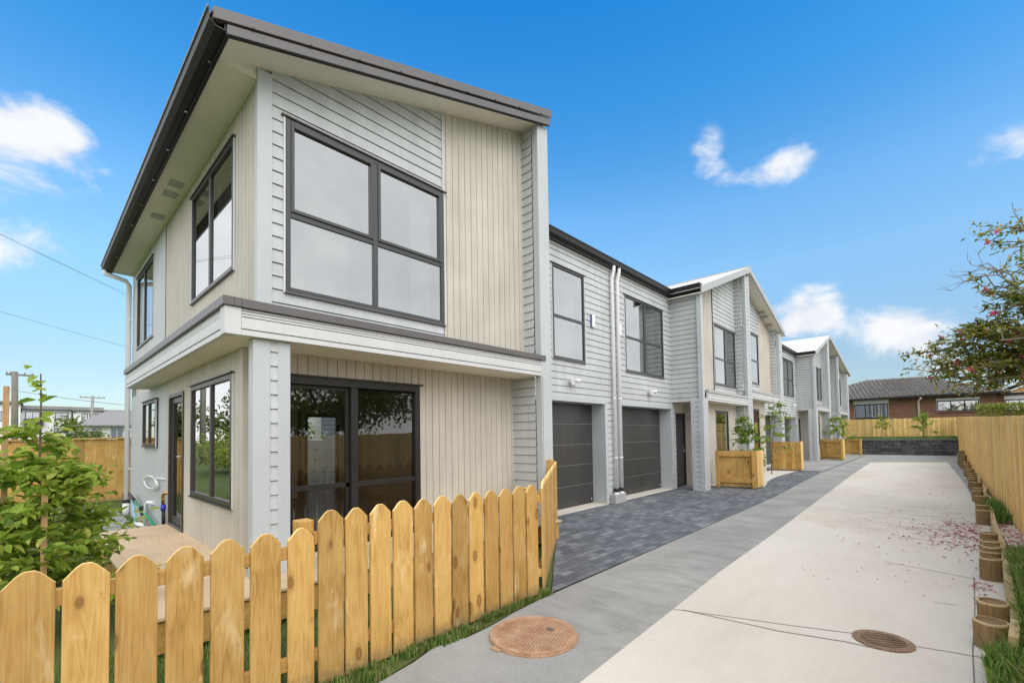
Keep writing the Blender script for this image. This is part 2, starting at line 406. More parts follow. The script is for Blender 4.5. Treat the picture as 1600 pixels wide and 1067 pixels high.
# ------------------------------------------------------------------ cladding
class Fr:
    """wall frame: ('X',plane) faces +X with u=Y; ('Y',plane) faces -Y with u=X"""
    def __init__(s, ax, pl): s.ax = ax; s.pl = pl
    def __call__(s, u, z, d=0.0): return (s.pl+d, u, z) if s.ax == 'X' else (u, s.pl-d, z)
def clip(poly, a, b, c):
    """keep a*u+b*z<=c"""
    out = []
    for i in range(len(poly)):
        p, q = poly[i], poly[(i+1) % len(poly)]
        dp = a*p[0]+b*p[1]-c; dq = a*q[0]+b*q[1]-c
        if dp <= 0: out.append(p)
        if (dp < 0 < dq) or (dq < 0 < dp):
            t = dp/(dp-dq); out.append((p[0]+(q[0]-p[0])*t, p[1]+(q[1]-p[1])*t))
    return out
def cells(u0, u1, z0, z1, top, holes, us=()):
    """rectangles-with-sloped-top covering the wall minus holes; top: function list of (ua,za,ub,zb)"""
    br = {u0, u1}
    for h in holes:
        for u in h[:2]:
            if u0 < u < u1: br.add(u)
    for t in top or ():
        for u in (t[0], t[2]):
            if u0 < u < u1: br.add(u)
    for u in us:
        if u0 < u < u1: br.add(u)
    br = sorted(br); out = []
    for a, b in zip(br, br[1:]):
        if b-a < 1e-5: continue
        mid = (a+b)/2
        spans = [(z0, z1)]
        for h in holes:
            if h[0] < mid < h[1]:
                ns = []
                for s in spans:
                    if h[3] <= s[0] or h[2] >= s[1]: ns.append(s); continue
                    if h[2] > s[0]: ns.append((s[0], h[2]))
                    if h[3] < s[1]: ns.append((h[3], s[1]))
                spans = ns
        for s in spans:
            if s[1]-s[0] < 1e-5: continue
            p = [(a, s[0]), (b, s[0]), (b, s[1]), (a, s[1])]
            for t in top or ():
                if t[0]-1e-6 <= mid <= t[2]+1e-6:
                    k = (t[3]-t[1])/(t[2]-t[0]); p = clip(p, -k, 1, t[1]-k*t[0])
            if len(p) > 2: out.append(p)
    return out
WBP = .1295
GAP = .008      # open height of the shadow gap under each board
def wb(mb, fr, u0, u1, z0, z1, top=None, holes=(), ref=4.769):
    """lapped horizontal weatherboards as real sloping boards"""
    mb.nxt()
    k0 = math.floor((z0-ref)/WBP); k1 = math.ceil((z1-ref)/WBP)
    for k in range(k0, k1):
        cb = ref+k*WBP; a, b = max(cb, z0), min(cb+WBP, z1)
        if b-a < 1e-4: continue
        G = GAP
        dd = lambda z: .010+.012*(1-(z-cb)/WBP)
        if b-a > G:
            for p in cells(u0, u1, max(a, cb+G) if a < cb+G else a, b, top, holes):
                mb.poly([fr(u, z, dd(z)) for u, z in p])
        if a <= cb+1e-6:
            e = min(b, cb+G)
            for p in cells(u0, u1, cb, e, top, holes):
                lo = [q[0] for q in p if abs(q[1]-cb) < 1e-5]; hi = [q[0] for q in p if abs(q[1]-(cb+G)) < 1e-5]
                mb.poly([fr(u, z, -.016) for u, z in p])
                if len(lo) > 1: mb.poly([fr(min(lo), cb, -.016), fr(max(lo), cb, -.016), fr(max(lo), cb, .010), fr(min(lo), cb, .010)])
                if len(hi) > 1: mb.poly([fr(min(hi), cb+G, .022), fr(max(hi), cb+G, .022), fr(max(hi), cb+G, -.016), fr(min(hi), cb+G, -.016)])
def vb(mb, fr, u0, u1, z0, z1, top=None, holes=(), pitch=.1097, gw=.009, ref=None):
    """vertical grooved boards: faces proud of a backing sheet"""
    mb.nxt()
    D = .013
    for p in cells(u0, u1, z0, z1, top, holes): mb.poly([fr(u, z, 0) for u, z in p])
    ref = u0 if ref is None else ref
    k = math.floor((u0-ref)/pitch)
    while ref+k*pitch < u1:
        a, b = max(u0, ref+k*pitch+gw/2), min(u1, ref+(k+1)*pitch-gw/2); k += 1
        if b-a < .002: continue
        for p in cells(a, b, z0, z1, top, holes):
            mb.poly([fr(u, z, D) for u, z in p])
            n = len(p)
            for i in range(n):
                q, r = p[i], p[(i+1) % n]
                if abs(q[0]-r[0]) < 1e-6 and abs(q[1]-r[1]) > .02:
                    mb.poly([fr(q[0], q[1], 0), fr(r[0], r[1], 0), fr(r[0], r[1], D), fr(q[0], q[1], D)])
def flat(mb, fr, u0, u1, z0, z1, top=None, holes=(), d=.012):
    mb.nxt()
    for p in cells(u0, u1, z0, z1, top, holes): mb.poly([fr(u, z, d) for u, z in p])

def fbox(mb, fr, ua, ub, za, zb, d0, d1):
    a = fr(ua, za, d0); b = fr(ub, zb, d1)
    mb.box(a[0], b[0], a[1], b[1], a[2], b[2])
def window(parent, fr, u0, u1, z0, z1, mull=(), trans=(), g='glass', fm='frame', sash=(), depth=.03, back=1.2, inside='blind', fw=.045, handle=None):
    """aluminium window: frame bars, one pane per light, head flashing, and the room seen behind"""
    f = MB().mat(M[fm])
    d0, d1 = -.05, depth
    for a in (u0, u1-fw): fbox(f, fr, a, a+fw, z0, z1, d0, d1)
    for a in (z0, z1-fw): fbox(f, fr, u0+fw, u1-fw, a, a+fw, d0, d1)
    us = [u0+fw]+[x for q in mull for x in (q-.03, q+.03)]+[u1-fw]
    zs = [z0+fw]+[x for q in trans for x in (q-.027, q+.027)]+[z1-fw]
    for q in mull: fbox(f, fr, q-.03, q+.03, z0+fw, z1-fw, d0, d1-.004)
    for q in trans:
        for i in range(0, len(us), 2): fbox(f, fr, us[i], us[i+1], q-.027, q+.027, d0, d1-.008)
    gls = MB().mat(M[g])
    for i in range(0, len(us), 2):
        for j in range(0, len(zs), 2):
            a, b, c, d = us[i], us[i+1], zs[j], zs[j+1]
            if (i//2, j//2) in sash:
                w = .034
                for k in (a, b-w): fbox(f, fr, k, k+w, c, d, -.03, d1+.008)
                for k in (c, d-w): fbox(f, fr, a+w, b-w, k, k+w, -.03, d1+.008)
                a += w; b -= w; c += w; d -= w
            gls.nxt(); gls.poly([fr(a, c, .006), fr(b, c, .006), fr(b, d, .006), fr(a, d, .006)])
    w = f.build('window', parent, bevel=.003)
    gls.build('pane', w)
    s = MB().mat(M[fm if fm != 'frame' else 'flash'])
    fbox(s, fr, u0-.045, u1+.045, z1+.004, z1+.018, .0, .05)
    s.build('head_flashing', w)
    s = MB().mat(M[fm if fm != 'frame' else 'flash']); fbox(s, fr, u0-.01, u1+.01, z0-.02, z0-.003, .0, .045); s.build('sill_flashing', w)
    t = MB().mat(M['pale'])
    for a, b in ((u0-.024, u0-.003), (u1+.003, u1+.024)): t.nxt(); fbox(t, fr, a, b, z0-.02, z1, .012, .028)
    t.build('reveal_trim', w, bevel=.002)
    if back:
        r = MB().mat(M['inside'])
        A, B = fr(u0-.12, z0-.2, -.065), fr(u1+.12, z1+.15, -back)
        x0, x1 = sorted((A[0], B[0])); y0, y1 = sorted((A[1], B[1])); za, zb = A[2], B[2]
        if fr.ax == 'X':
            r.poly([(x0,y0,za),(x0,y1,za),(x0,y1,zb),(x0,y0,zb)])
            for y in (y0, y1): r.poly([(x0,y,za),(x1,y,za),(x1,y,zb),(x0,y,zb)])
        else:
            r.poly([(x0,y1,za),(x1,y1,za),(x1,y1,zb),(x0,y1,zb)])
            for x in (x0, x1): r.poly([(x,y0,za),(x,y1,za),(x,y1,zb),(x,y0,zb)])
        for z in (za, zb): r.poly([(x0,y0,z),(x1,y0,z),(x1,y1,z),(x0,y1,z)])
        if inside == 'blind':
            r.mat(M['blind'])
            fbox(r, fr, u0-.05, u1+.05, z0-.05, z1+.05, -.24, -.23)
        r.build('interior_room', w)
    return w
def garage(parent, u0, u1, zt, xw, xd, base=.02):
    """sectional door in a lined opening"""
    g = MB().mat(M['garage'])
    n = 5; hgt = (zt-base)/n
    for i in range(n):
        g.mat(M['garage']); g.box(xd-.04, xd, u0+.01, u1-.01, base+i*hgt+.008, base+(i+1)*hgt-.004)
        if i: g.mat(M['garageline']); g.box(xd-.04, xd-.004, u0+.03, u1-.03, base+i*hgt-.004, base+i*hgt+.008)
    g.mat(M['garage']); g.box(xd-.09, xd-.045, u0-.05, u1+.05, 0, zt+.05)
    d = g.build('garage_door', parent, bevel=.003)
    t = MB().mat(M['chrome']); t.tube([(xd, u1-.12, base+.09), (xd+.03, u1-.12, base+.09)], .022, 10)
    t.build('handle', d)
    l = MB().mat(M['trim'])
    l.box(xd-.06, xw+.024, u0-.09, u0, 0, zt); l.box(xd-.06, xw+.024, u1, u1+.09, 0, zt)
    l.box(xd-.06, xw+.024, u0-.09, u1+.09, zt, zt+.1)
    l.build('garage_surround', parent, bevel=.004)
    bx('threshold', parent, M['concrete'], xd-.05, xw+.05, u0, u1, 0, .018)
def entry_door(parent, fr, u0, u1, z0, z1, m='door', gl=None, hand=1):
    f = MB().mat(M['bronze' if gl else 'black'])
    for a in (u0, u1-.05): fbox(f, fr, a, a+.05, z0, z1, -.06, .03)
    fbox(f, fr, u0+.05, u1-.05, z1-.05, z1, -.06, .03); fbox(f, fr, u0+.05, u1-.05, z0, z0+.04, -.06, .03)
    d = f.build('door', parent, bevel=.003)
    l = MB().mat(M[m] if not gl else M['bronze'])
    if gl:
        for a in (u0+.055, u1-.125): fbox(l, fr, a, a+.07, z0+.045, z1-.055, -.045, -.005)
        fbox(l, fr, u0+.125, u1-.125, z0+.045, z0+.14, -.045, -.005); fbox(l, fr, u0+.125, u1-.125, z1-.13, z1-.055, -.045, -.005)
        l.mat(M[gl]); l.poly([fr(u0+.125, z0+.14, -.02), fr(u1-.125, z0+.14, -.02), fr(u1-.125, z1-.13, -.02), fr(u0+.125, z1-.13, -.02)])
    else:
        fbox(l, fr, u0+.055, u1-.055, z0+.045, z1-.055, -.045, -.005)
    l.build('door_leaf', d, bevel=.002)
    h = MB().mat(M['chrome']); uh = u1-.1 if hand > 0 else u0+.1
    fbox(h, fr, uh-.018, uh+.018, z0+.92, z0+1.14, -.005, .008)
    h.tube([fr(uh, z0+1.0, 0), fr(uh, z0+1.0, .05), fr(uh-.12*hand, z0+1.0, .055)], .009, 8)
    h.build('handle', d)
    return d
def downpipe(parent, x, y, z0, z1, gx=None, gy=None, r=.04, boot=True):
    """white pipe from the gutter outlet (swan neck) to the ground"""
    d = MB().mat(M['white'])
    gx = x if gx is None else gx; gy = y if gy is None else gy
    d.tube([(gx, gy, z1), (gx, gy, z1-.09), (x, y, z1-.28), (x, y, z0)], r, 14)
    o = d.build('downpipe', parent)
    b = MB().mat(M['white'])
    for z in (z0+.9, z0+2.2, z1-.6): b.nxt().tube([(x, y, z-.015), (x, y, z+.015)], r+.006, 14)
    b.build('clip', o)
    if boot:
        MB().mat(M['rubber']).tube([(x, y, z0+.17), (x, y, z0+.24)], r+.022, 14).build('collar', o)
        MB().mat(M['white']).tube([(x, y, z0-.05), (x, y, z0+.17)], r+.014, 14).build('ground_socket', o)
    return o
def gutter(parent, pts, out, name='gutter', h=.14, w=.12, m='dark'):
    """boxed gutter profile swept along pts; out = outward direction per point (mitred)"""
    g = MB().mat(M[m]); n0 = 0
    prof = [(0, 0), (w*.55, 0), (w*.88, h*.3), (w*.93, h*.8), (w, h*.86), (w, h), (w*.9, h), (w*.86, h*.35), (w*.5, h*.08), (.01, h*.08), (.01, h), (0, h)]
    rows = [[(p[0]+o[0]*a, p[1]+o[1]*a, p[2]+b) for a, b in prof] for p, o in zip(pts, out)]
    for r in rows: g.v += r
    k = len(prof)
    for i in range(len(rows)-1):
        for j in range(k):
            j2 = (j+1) % k; g.face((i*k+j, i*k+j2, (i+1)*k+j2, (i+1)*k+j))
    g.face(tuple(range(k))); g.face(tuple(range((len(rows)-1)*k, len(rows)*k)))
    return g.build(name, parent)
def canopy(parent, ya, yb, z0, dz, ribs=True, over=.0, xw=-4.64):
    """front canopy between piers: fascia boards, ribbed top, metal flashing, soffit"""
    X = -4.30
    f = MB().mat(M['pale'])
    f.box(X-.05, X-.004, ya, yb, z0, z0+.048); f.box(X-.05, X, ya, yb, z0+.056, z0+dz*.66)
    nz = 3 if ribs else 1; t0 = z0+dz*.67; st = (dz*.33)/nz
    for i in range(nz): f.box(X-.05, X-.003-.004*i, ya, yb, t0+i*st+.006, t0+(i+1)*st-.001)
    c = f.build('canopy', parent, bevel=.002)
    bx('flashing', c, M['flash'] if ribs else M['palesheen'], X-.08, X+.022, ya-(0 if over == 0 else .0), yb+over, z0+dz+.003, z0+dz+.078)
    bx('canopy_top', c, M['flash'], xw+.02, X-.06, ya, yb, z0+dz, z0+dz+.05, 0)
    return c
def sensor_light(parent, y, z):
    s = MB().mat(M['white']); x = -5.155
    s.tube([(x, y, z), (x+.05, y, z)], .045, 12)
    for k in (-1, 1):
        s.tube([(x+.05, y, z+.01), (x+.08, y+.07*k, z+.04)], .014, 8)
        s.tube([(x+.06, y+.07*k, z+.05), (x+.15, y+.12*k, z+.02)], [.03, .048], 12)
    s.tube([(x+.05, y, z-.03), (x+.08, y, z-.06)], .028, 10)
    s.build('sensor_light', parent)
def meter_box(parent, y, z):
    b = bx('sensor_box', parent, M['white'], -5.155, -5.11, y-.055, y+.055, z-.13, z+.13, .006)
    bx('side_film', b, M['bluefilm'], -5.156, -5.112, y-.062, y-.0565, z-.13, z+.13, 0)

XR, XW, XP, YS = -5.175, -4.64, -4.30, 1.48
# ================================================================== townhouse 1 (nearest)
G_H = 'attached grey townhouses along the driveway'
h1 = thing('townhouse', (-8, 4, 0), 'nearest two storey townhouse with a lean-to roof, wraparound canopy and big corner windows', 'house', G_H)
zs = lambda y: 5.07+.327*(y-1.48)
topA = [(1.0, zs(1.0), 5.6, zs(5.6))]
fX = Fr('X', XW); fY = Fr('Y', YS); fXl = Fr('X', -4.90); fYl = Fr('Y', 1.43)
w = MB().mat(M['grey'])
hw = (1.715, 3.693, 2.96, 4.71)
wb(w, fX, 1.585, 3.685, 2.72, 6.6, topA, [hw])
wb(w, Fr('Y', 5.29), -4.66, -4.42, 2.66, 6.6, [(-4.7, zs(5.29), -4.2, zs(5.29))], ref=4.70)
wb(w, Fr('Y', 5.29), -4.92, -4.42, 0, 2.40, None, ref=2.36)
flat(w, Fr('Y', 1.46), -12.15, -8.84, 2.66, 4.96, None, [(-11.53, -9.83, 3.33, 4.735)], 0)
gar1 = (6.0, 8.475, -1, 2.15)
wb(w, Fr('X', XR), 5.53, 8.85, 0, 5.15, None, [(6.69, 7.76, 2.955, 4.75), (gar1[0]-.02, gar1[1]+.02, -1, gar1[3]+.03)])
# high side, rear and hidden outer walls
flat(w, Fr('Y', 5.52), -12.15, -4.44, 2.66, 6.6, [(-13, zs(5.5), -4, zs(5.5))])
w.nxt()
for p in cells(1.46, 8.85, 0, 5.1, None, [(5.0, 5.86, .28, 2.12)]): w.poly([(-12.15, u, z) for u, z in p])
w.build('weatherboard_wall', h1)
v = MB().mat(M['beige'])
vb(v, fX, 3.70, 5.28, 2.66, 6.6, topA, [hw], ref=3.75)
vb(v, fXl, 1.45, 5.28, .27, 2.40, None, [(1.66, 3.478, .29, 2.16)], ref=1.931)
vb(v, fY, -8.84, -4.67, 2.66, 4.965, None, [(-7.14, -5.355, 3.31, 4.72)], gw=.007)
vb(v, fYl, -8.42, -4.91, .0, 2.40, None, [(-6.88, -5.19, .82, 2.18), (-8.19, -7.29, .29, 2.17)], gw=.007)
v.build('vertical_board_wall', h1)
p = MB().mat(M['panel'])
flat(p, Fr('Y', 1.44), -12.0, -8.42, 0, 2.40, None, [(-10.4, -9.2, 1.42, 2.19)], 0)
p.build('smooth_panel_wall', h1)
# corner trims and piers
t = MB().mat(M['trim'])
t.box(-4.68, -4.612, 1.452, 1.588, 2.70, zs(1.48)-.003)
t.build('corner_trim', h1, bevel=.004)
t = MB().mat(M['pale']); t.box(XW-.02, XW+.03, 3.676, 3.698, 4.74, zs(3.66)-.003); t.build('board_joint_trim', h1, bevel=.002)
def pier(parent, ya, yb, za, zb, strip=None, xb=-4.42, sidestrip=None, ref=4.769, zslope=None):
    """boxed corner post, optionally with a strip of weatherboard between two trims"""
    t = MB().mat(M['trim'])
    if strip:
        t.box(xb, XP, ya, strip[0], za, zb); t.box(xb, XP, strip[1], yb, za, zb)
    elif sidestrip:
        t.box(xb, sidestrip[0], ya, yb, za, zb); t.box(sidestrip[1], XP, ya, yb, za, zb); t.box(sidestrip[0], sidestrip[1], ya+.03, yb-.002, za, zb)
    else:
        t.box(xb, XP, ya, yb, za, zb)
    o = t.build('pier', parent, bevel=.006)
    s = MB().mat(M['grey'])
    if strip: wb(s, Fr('X', XP-.022), strip[0], strip[1], za, zb, ref=ref)
    if sidestrip: wb(s, Fr('Y', ya+.024), sidestrip[0], sidestrip[1], za, zb, ref=ref)
    if strip or sidestrip: s.build('weatherboard_strip', o)
    return o
pier(h1, 5.285, 5.535, 0, zs(5.35)-.01)
MB().mat(M['trim']).box(XP, XP+.016, 5.30, 5.40, 0, 2.39).build('pier_cover_strip', h1, bevel=.003)
q = MB().mat(M['trim'])
q.box(-4.485, -4.36, 1.345, 1.49, .29, 2.398); q.box(-4.485, -4.36, 1.552, 1.662, .29, 2.398); q.box(-4.485, -4.385, 1.49, 1.552, .29, 2.398)
q = q.build('pier', h1, bevel=.005)
s = MB().mat(M['grey']); wb(s, Fr('X', -4.383), 1.49, 1.552, .29, 2.398, ref=1.9015); s.build('weatherboard_strip', q)
MB().mat(M['beige']).box(-4.93, -4.872, 1.408, 1.535, .27, 2.398).build('corner_board', h1, bevel=.003)
# windows and doors
window(h1, fX, *hw[:2], hw[2], hw[3], mull=(2.70,), trans=(3.74,), sash=((0, 1), (1, 1)), back=2.2, inside='room')
window(h1, fY, -7.14, -5.355, 3.31, 4.72, mull=(-6.28,), g='glass', fw=.04)
window(h1, fY, -11.53, -9.83, 3.33, 4.735, mull=(-10.75,), g='glass', fw=.04)
window(h1, fYl, -6.88, -5.19, .82, 2.18, mull=(-5.98,), g='glassmid', fm='bronze', back=0, fw=.055)
window(h1, fYl, -10.4, -9.2, 1.42, 2.19, mull=(-9.82,), g='glassmid', fm='bronze', fw=.05)
entry_door(h1, fYl, -8.19, -7.29, .29, 2.17, gl='glassdoor')
window(h1, Fr('X', XR), 6.69, 7.76, 2.955, 4.75, trans=(3.77,), g='glass')
cu = MB().mat(M['blind'])
for i in range(9):
    y = 3.30+i*.035; cu.poly([(-4.80-.015*(i % 2), y, 2.9), (-4.80-.015*((i+1) % 2), y+.035, 2.9), (-4.80-.015*((i+1) % 2), y+.035, 4.75), (-4.80-.015*(i % 2), y, 4.75)])
cu.build('curtain', h1)
# sliding door
f = MB().mat(M['black']); a, b = 1.66, 3.478
fbox(f, fXl, a, a+.06, .29, 2.16, -.08, .03); fbox(f, fXl, b-.075, b, .29, 2.16, -.08, .03)
fbox(f, fXl, a+.06, b-.075, 2.085, 2.16, -.08, .03); fbox(f, fXl, a+.06, b-.075, .29, .34, -.08, .03)
fbox(f, fXl, 2.53, 2.615, .34, 2.085, -.075, .022); fbox(f, fXl, 2.615, b-.075, .945, 1.0, -.04, .018)
fbox(f, fXl, a+.06, 2.53, .945, 1.0, -.07, -.03); fbox(f, fXl, a+.06, 2.53, 2.045, 2.085, -.07, -.03); fbox(f, fXl, 2.49, 2.53, .34, 2.045, -.07, -.03)
fbox(f, fXl, a-.03, b+.05, 2.165, 2.185, 0, .04)
sd = f.build('sliding_door', h1, bevel=.003)
g = MB().mat(M['glassdark'])
for (u0, u1, d) in ((a+.06, 2.49, -.05), (2.615, b-.075, -.012)):
    for (z0, z1) in ((.34, .945), (1.0, 2.06)): g.nxt(); g.poly([fXl(u0, z0, d), fXl(u1, z0, d), fXl(u1, z1, d), fXl(u0, z1, d)])
g.build('pane', sd)
# ground floor room seen through the glass
r = MB().mat(M['inside'])
r.poly([(-4.99, 5.20, .28), (-9.6, 5.20, .28), (-9.6, 5.20, 2.62), (-4.99, 5.20, 2.62)])
r.poly([(-9.6, 5.20, .28), (-9.6, 8.7, .28), (-9.6, 8.7, 2.62), (-9.6, 5.20, 2.62)])
r.poly([(-9.6, 8.7, .28), (-12.1, 8.7, .28), (-12.1, 8.7, 2.62), (-9.6, 8.7, 2.62)])
for pp in cells(1.52, 8.7, .28, 2.62, None, [(5.0, 5.86, .28, 2.12)]): r.poly([(-12.1, u, z) for u, z in pp])
for pp in cells(-12.1, -4.99, .28, 2.62, None, [(-6.88, -5.19, .82, 2.18), (-8.19, -7.29, .28, 2.17), (-10.4, -9.2, 1.42, 2.19)]): r.poly([(u, 1.52, z) for u, z in pp])
for pp in cells(1.52, 5.2, .28, 2.62, None, [(1.66, 3.478, .28, 2.16)]): r.poly([(-4.985, u, z) for u, z in pp])
for z_, m_ in ((2.62, 'inside'), (.28, 'tile')):
    r.mat(M[m_]); r.poly([(-4.98, 1.5, z_), (-9.6, 1.5, z_), (-9.6, 5.2, z_), (-4.98, 5.2, z_)]); r.poly([(-9.6, 1.5, z_), (-12.14, 1.5, z_), (-12.14, 8.7, z_), (-9.6, 8.7, z_)])
r.mat(M['cabinet']); r.box(-12.1, -11.4, 3.6, 4.6, .28, 2.45); r.box(-11.0, -8.2, 1.56, 2.15, .29, 1.2); r.box(-8.6, -8.0, 1.56, 2.0, 1.2, 2.3)
r.mat(M['black']); r.box(-12.16, -12.08, 4.96, 5.04, .28, 2.15); r.box(-12.16, -12.08, 5.82, 5.9, .28, 2.15); r.box(-12.16, -12.08, 5.04, 5.82, 2.08, 2.15)
r.mat(M['inside']); r.box(-9.7, -9.55, 3.62, 3.78, .29, 2.62)
r.build('interior_room', h1)
# canopy: front, side and corner
c = canopy(h1, 1.235, 5.282, 2.40, .232, True, .095)
cs = MB().mat(M['pale']); Y = 1.113
cs.box(-9.95, -4.43, Y+.004, Y+.05, 2.40, 2.448); cs.box(-9.95, -4.43, Y, Y+.05, 2.456, 2.555)
for i in range(3): cs.box(-9.95, -4.43, Y+.003+.004*i, Y+.05, 2.556+i*.0255+.005, 2.556+(i+1)*.0255)
cs.box(-4.428, -4.297, Y-.004, 1.233, 2.398, 2.632)
cs.box(-9.97, -9.92, Y+.05, 1.43, 2.40, 2.632)
cs = cs.build('canopy', h1, bevel=.002)
fl = MB().mat(M['flash']); fl.box(-9.99, -4.276, Y-.022, Y+.06, 2.635, 2.712); fl.box(-4.38, -4.276, Y+.06, 1.234, 2.635, 2.712); fl.build('flashing', cs, bevel=.003)
MB().mat(M['flash']).box(-9.97, -4.36, Y+.06, 1.46, 2.64, 2.69).build('canopy_top', cs)
sf = MB().mat(M['soffit']); sf.box(-4.92, -4.352, 1.44, 5.282, 2.402, 2.42); sf.nxt(); sf.box(-9.94, -4.352, 1.162, 1.438, 2.402, 2.42); sf.build('soffit_lining', cs)
# roof
XB = -4.24
rz = lambda y: 5.075+.3337*(y-1.0)
MB().mat(M['flash']).prism([(XB-.02, .99, rz(.99)-.02), (XB-.02, 5.57, rz(5.57)-.02), (XB-.02, 5.57, rz(5.57)), (XB-.02, .99, rz(.99))], (-8.0, 0, 0)).build('roof', h1)
bb = MB().mat(M['flash'])
zb = lambda y: 4.93+.3243*(y-1.12)
bb.prism([(XB-.03, 1.10, zb(1.10)), (XB-.03, 5.53, zb(5.53)), (XB-.03, 5.53, zb(5.53)+.098), (XB-.03, 1.10, zb(1.10)+.085)], (.03, 0, 0))
bb.prism([(XB-.05, 1.0, rz(1.0)-.088), (XB-.05, 5.572, rz(5.572)-.1), (XB-.05, 5.572, rz(5.572)+.012), (XB-.05, 1.0, rz(1.0)+.012)], (.066, 0, 0))
bb.mat(M['dark']); bb.prism([(XB-.04, 1.10, zb(1.10)-.012), (XB-.04, 5.53, zb(5.53)-.012), (XB-.04, 5.53, zb(5.53)-.002), (XB-.04, 1.10, zb(1.10)-.002)], (.045, 0, 0))
bb = bb.build('barge_board', h1, bevel=.003)
sc = MB().mat(M['dark'])
for i in range(9):
    y = 1.3+i*.5; sc.nxt().tube([(XB+.016, y, rz(y)-.09), (XB+.024, y, rz(y)-.09)], .009, 6)
sc.build('screw_heads', bb)
so = MB().mat(M['soffit'])
so.poly([(XB-.03, 1.12, zs(1.12)), (XB-.03, 5.55, zs(5.55)), (-4.66, 5.55, zs(5.55)), (-4.66, 1.12, zs(1.12))])
so.nxt(); so.poly([(-4.645, 1.13, 4.962), (-12.2, 1.13, 4.962), (-12.2, 1.5, 4.962), (-4.645, 1.5, 4.962)])
so.nxt(); so.prism([(-4.655, 1.15, 4.955), (-4.655, 1.49, 4.955), (-4.655, 1.49, zs(1.49)), (-4.655, 1.15, zs(1.15))], (.02, 0, 0))
so = so.build('soffit', h1)
vt = MB().mat(M['palesheen'])
for x in (-7.35, -7.72, -8.62):
    vt.nxt(); vt.box(x-.1, x+.1, 1.24, 1.4, 4.954, 4.963)
    for k in range(5): vt.box(x-.09, x+.09, 1.255+k*.028, 1.265+k*.028, 4.949, 4.954)
vt.build('soffit_vent', h1)
bx('gutter_fascia', h1, M['dark'], -12.2, -4.27, 1.095, 1.128, 4.925, 5.08)
gt = gutter(h1, [(-4.25, 1.094, 4.945), (-12.22, 1.094, 4.945)], [(0, -1), (0, -1)], h=.135, w=.135)
MB().mat(M['palesheen']).tube([(-4.25, .963, 5.078), (-12.22, .963, 5.078)], .008, 8).build('gutter_lip', gt)  # dark glossy lip coloured pale, its sky glint painted in
br = MB().mat(M['chrome'])
for i in range(9): br.nxt().box(-4.7-i*.9-.012, -4.7-i*.9+.012, 1.07, 1.094, 4.935, 4.945)
br.build('gutter_bracket', gt)
d = MB().mat(M['white']); d.tube([(-12.1, 1.02, 4.96), (-12.1, 1.02, 4.9), (-12.05, 1.34, 4.80), (-12.05, 1.385, 4.72), (-12.05, 1.385, .0)], .045, 14)
d = d.build('downpipe', h1)
MB().mat(M['rubber']).tube([(-12.05, 1.385, .27), (-12.05, 1.385, .33)], .075, 14).build('collar', d)
MB().mat(M['white']).tube([(-12.05, 1.385, 0), (-12.05, 1.385, .27)], .062, 14).build('ground_socket', d)
cl = MB().mat(M['white'])
for z in (.95, 1.75, 4.0): cl.nxt().tube([(-12.05, 1.385, z), (-11.95, 1.46, z)], .012, 6)
cl.build('clip', d)
# recessed garage wing of townhouse 1
garage(h1, gar1[0], gar1[1], gar1[3], XR, XR-.31)
def recess_roof(parent, ya, yb, z):
    r = MB().mat(M['sheenroof'])
    r.prism([(-5.02, ya, z), (-8.6, ya, z+1.1), (-12.3, ya, z), (-12.3, ya, z-.03), (-8.6, ya, z+1.07), (-5.02, ya, z-.03)], (0, yb-ya, 0))
    r.build('roof', parent)
def eave(parent, ya, yb, z):
    bx('eave_fascia', parent, M['pale'], XR+.006, XR+.045, ya, yb, z-.045, z-.004)
    s = bx('eave_lining', parent, M['dark'], XR+.045, XR+.10, ya, yb, z-.01, z+.02, 0)
recess_roof(h1, 5.56, 8.85, 5.36)
eave(h1, 5.535, 8.85, 5.17)
gutter(h1, [(XR+.03, 5.54, 5.19), (XR+.03, 8.845, 5.19)], [(1, 0), (1, 0)], h=.17, w=.14)
downpipe(h1, XR+.085, 8.77, .08, 5.22, XR+.12, 8.80)
sensor_light(h1, 7.22, 2.52); meter_box(h1, 8.04, 3.87)
MB().mat(M['palesheen']).box(XR+.03, XR+.16, 8.60, 9.06, 0, .2).build('pipe_kick_plate', h1, bevel=.006)

# ================================================================== gable blocks
def gable_half(h, ya, yb, zfun, dz, C_, rise, xback=-12.2, roofmat='sheenroof'):
    """roof slab, barge, soffit over one side of a gable; zfun = underside at the barge"""
    a, b = ya, yb
    MB().mat(M[roofmat]).prism([(-4.22, a, zfun(a)+.14), (-4.22, b, zfun(b)+.14), (-4.22, b, zfun(b)+.2), (-4.22, a, zfun(a)+.2)], (xback+4.22, 0, 0)).build('roof', h)
    bb = MB().mat(M['palesheen' if C_ == 'l' else 'flash'])
    bb.prism([(-4.24, a, zfun(a)), (-4.24, b, zfun(b)), (-4.24, b, zfun(b)+.19), (-4.24, a, zfun(a)+.19)], (.035, 0, 0))
    bb.build('barge_board', h, bevel=.004)
    MB().mat(M['soffit']).prism([(-4.245, a, zfun(a)+.012), (-4.245, b, zfun(b)+.012), (-4.245, b, zfun(b)+.03), (-4.245, a, zfun(a)+.03)], (-1.05, 0, 0)).build('soffit', h)
def lower_window(h, fr, u0, u1, z0, z1):
    window(h, fr, u0, u1, z0, z1, g='glassmid', fm='bronze', inside='room', fw=.05)

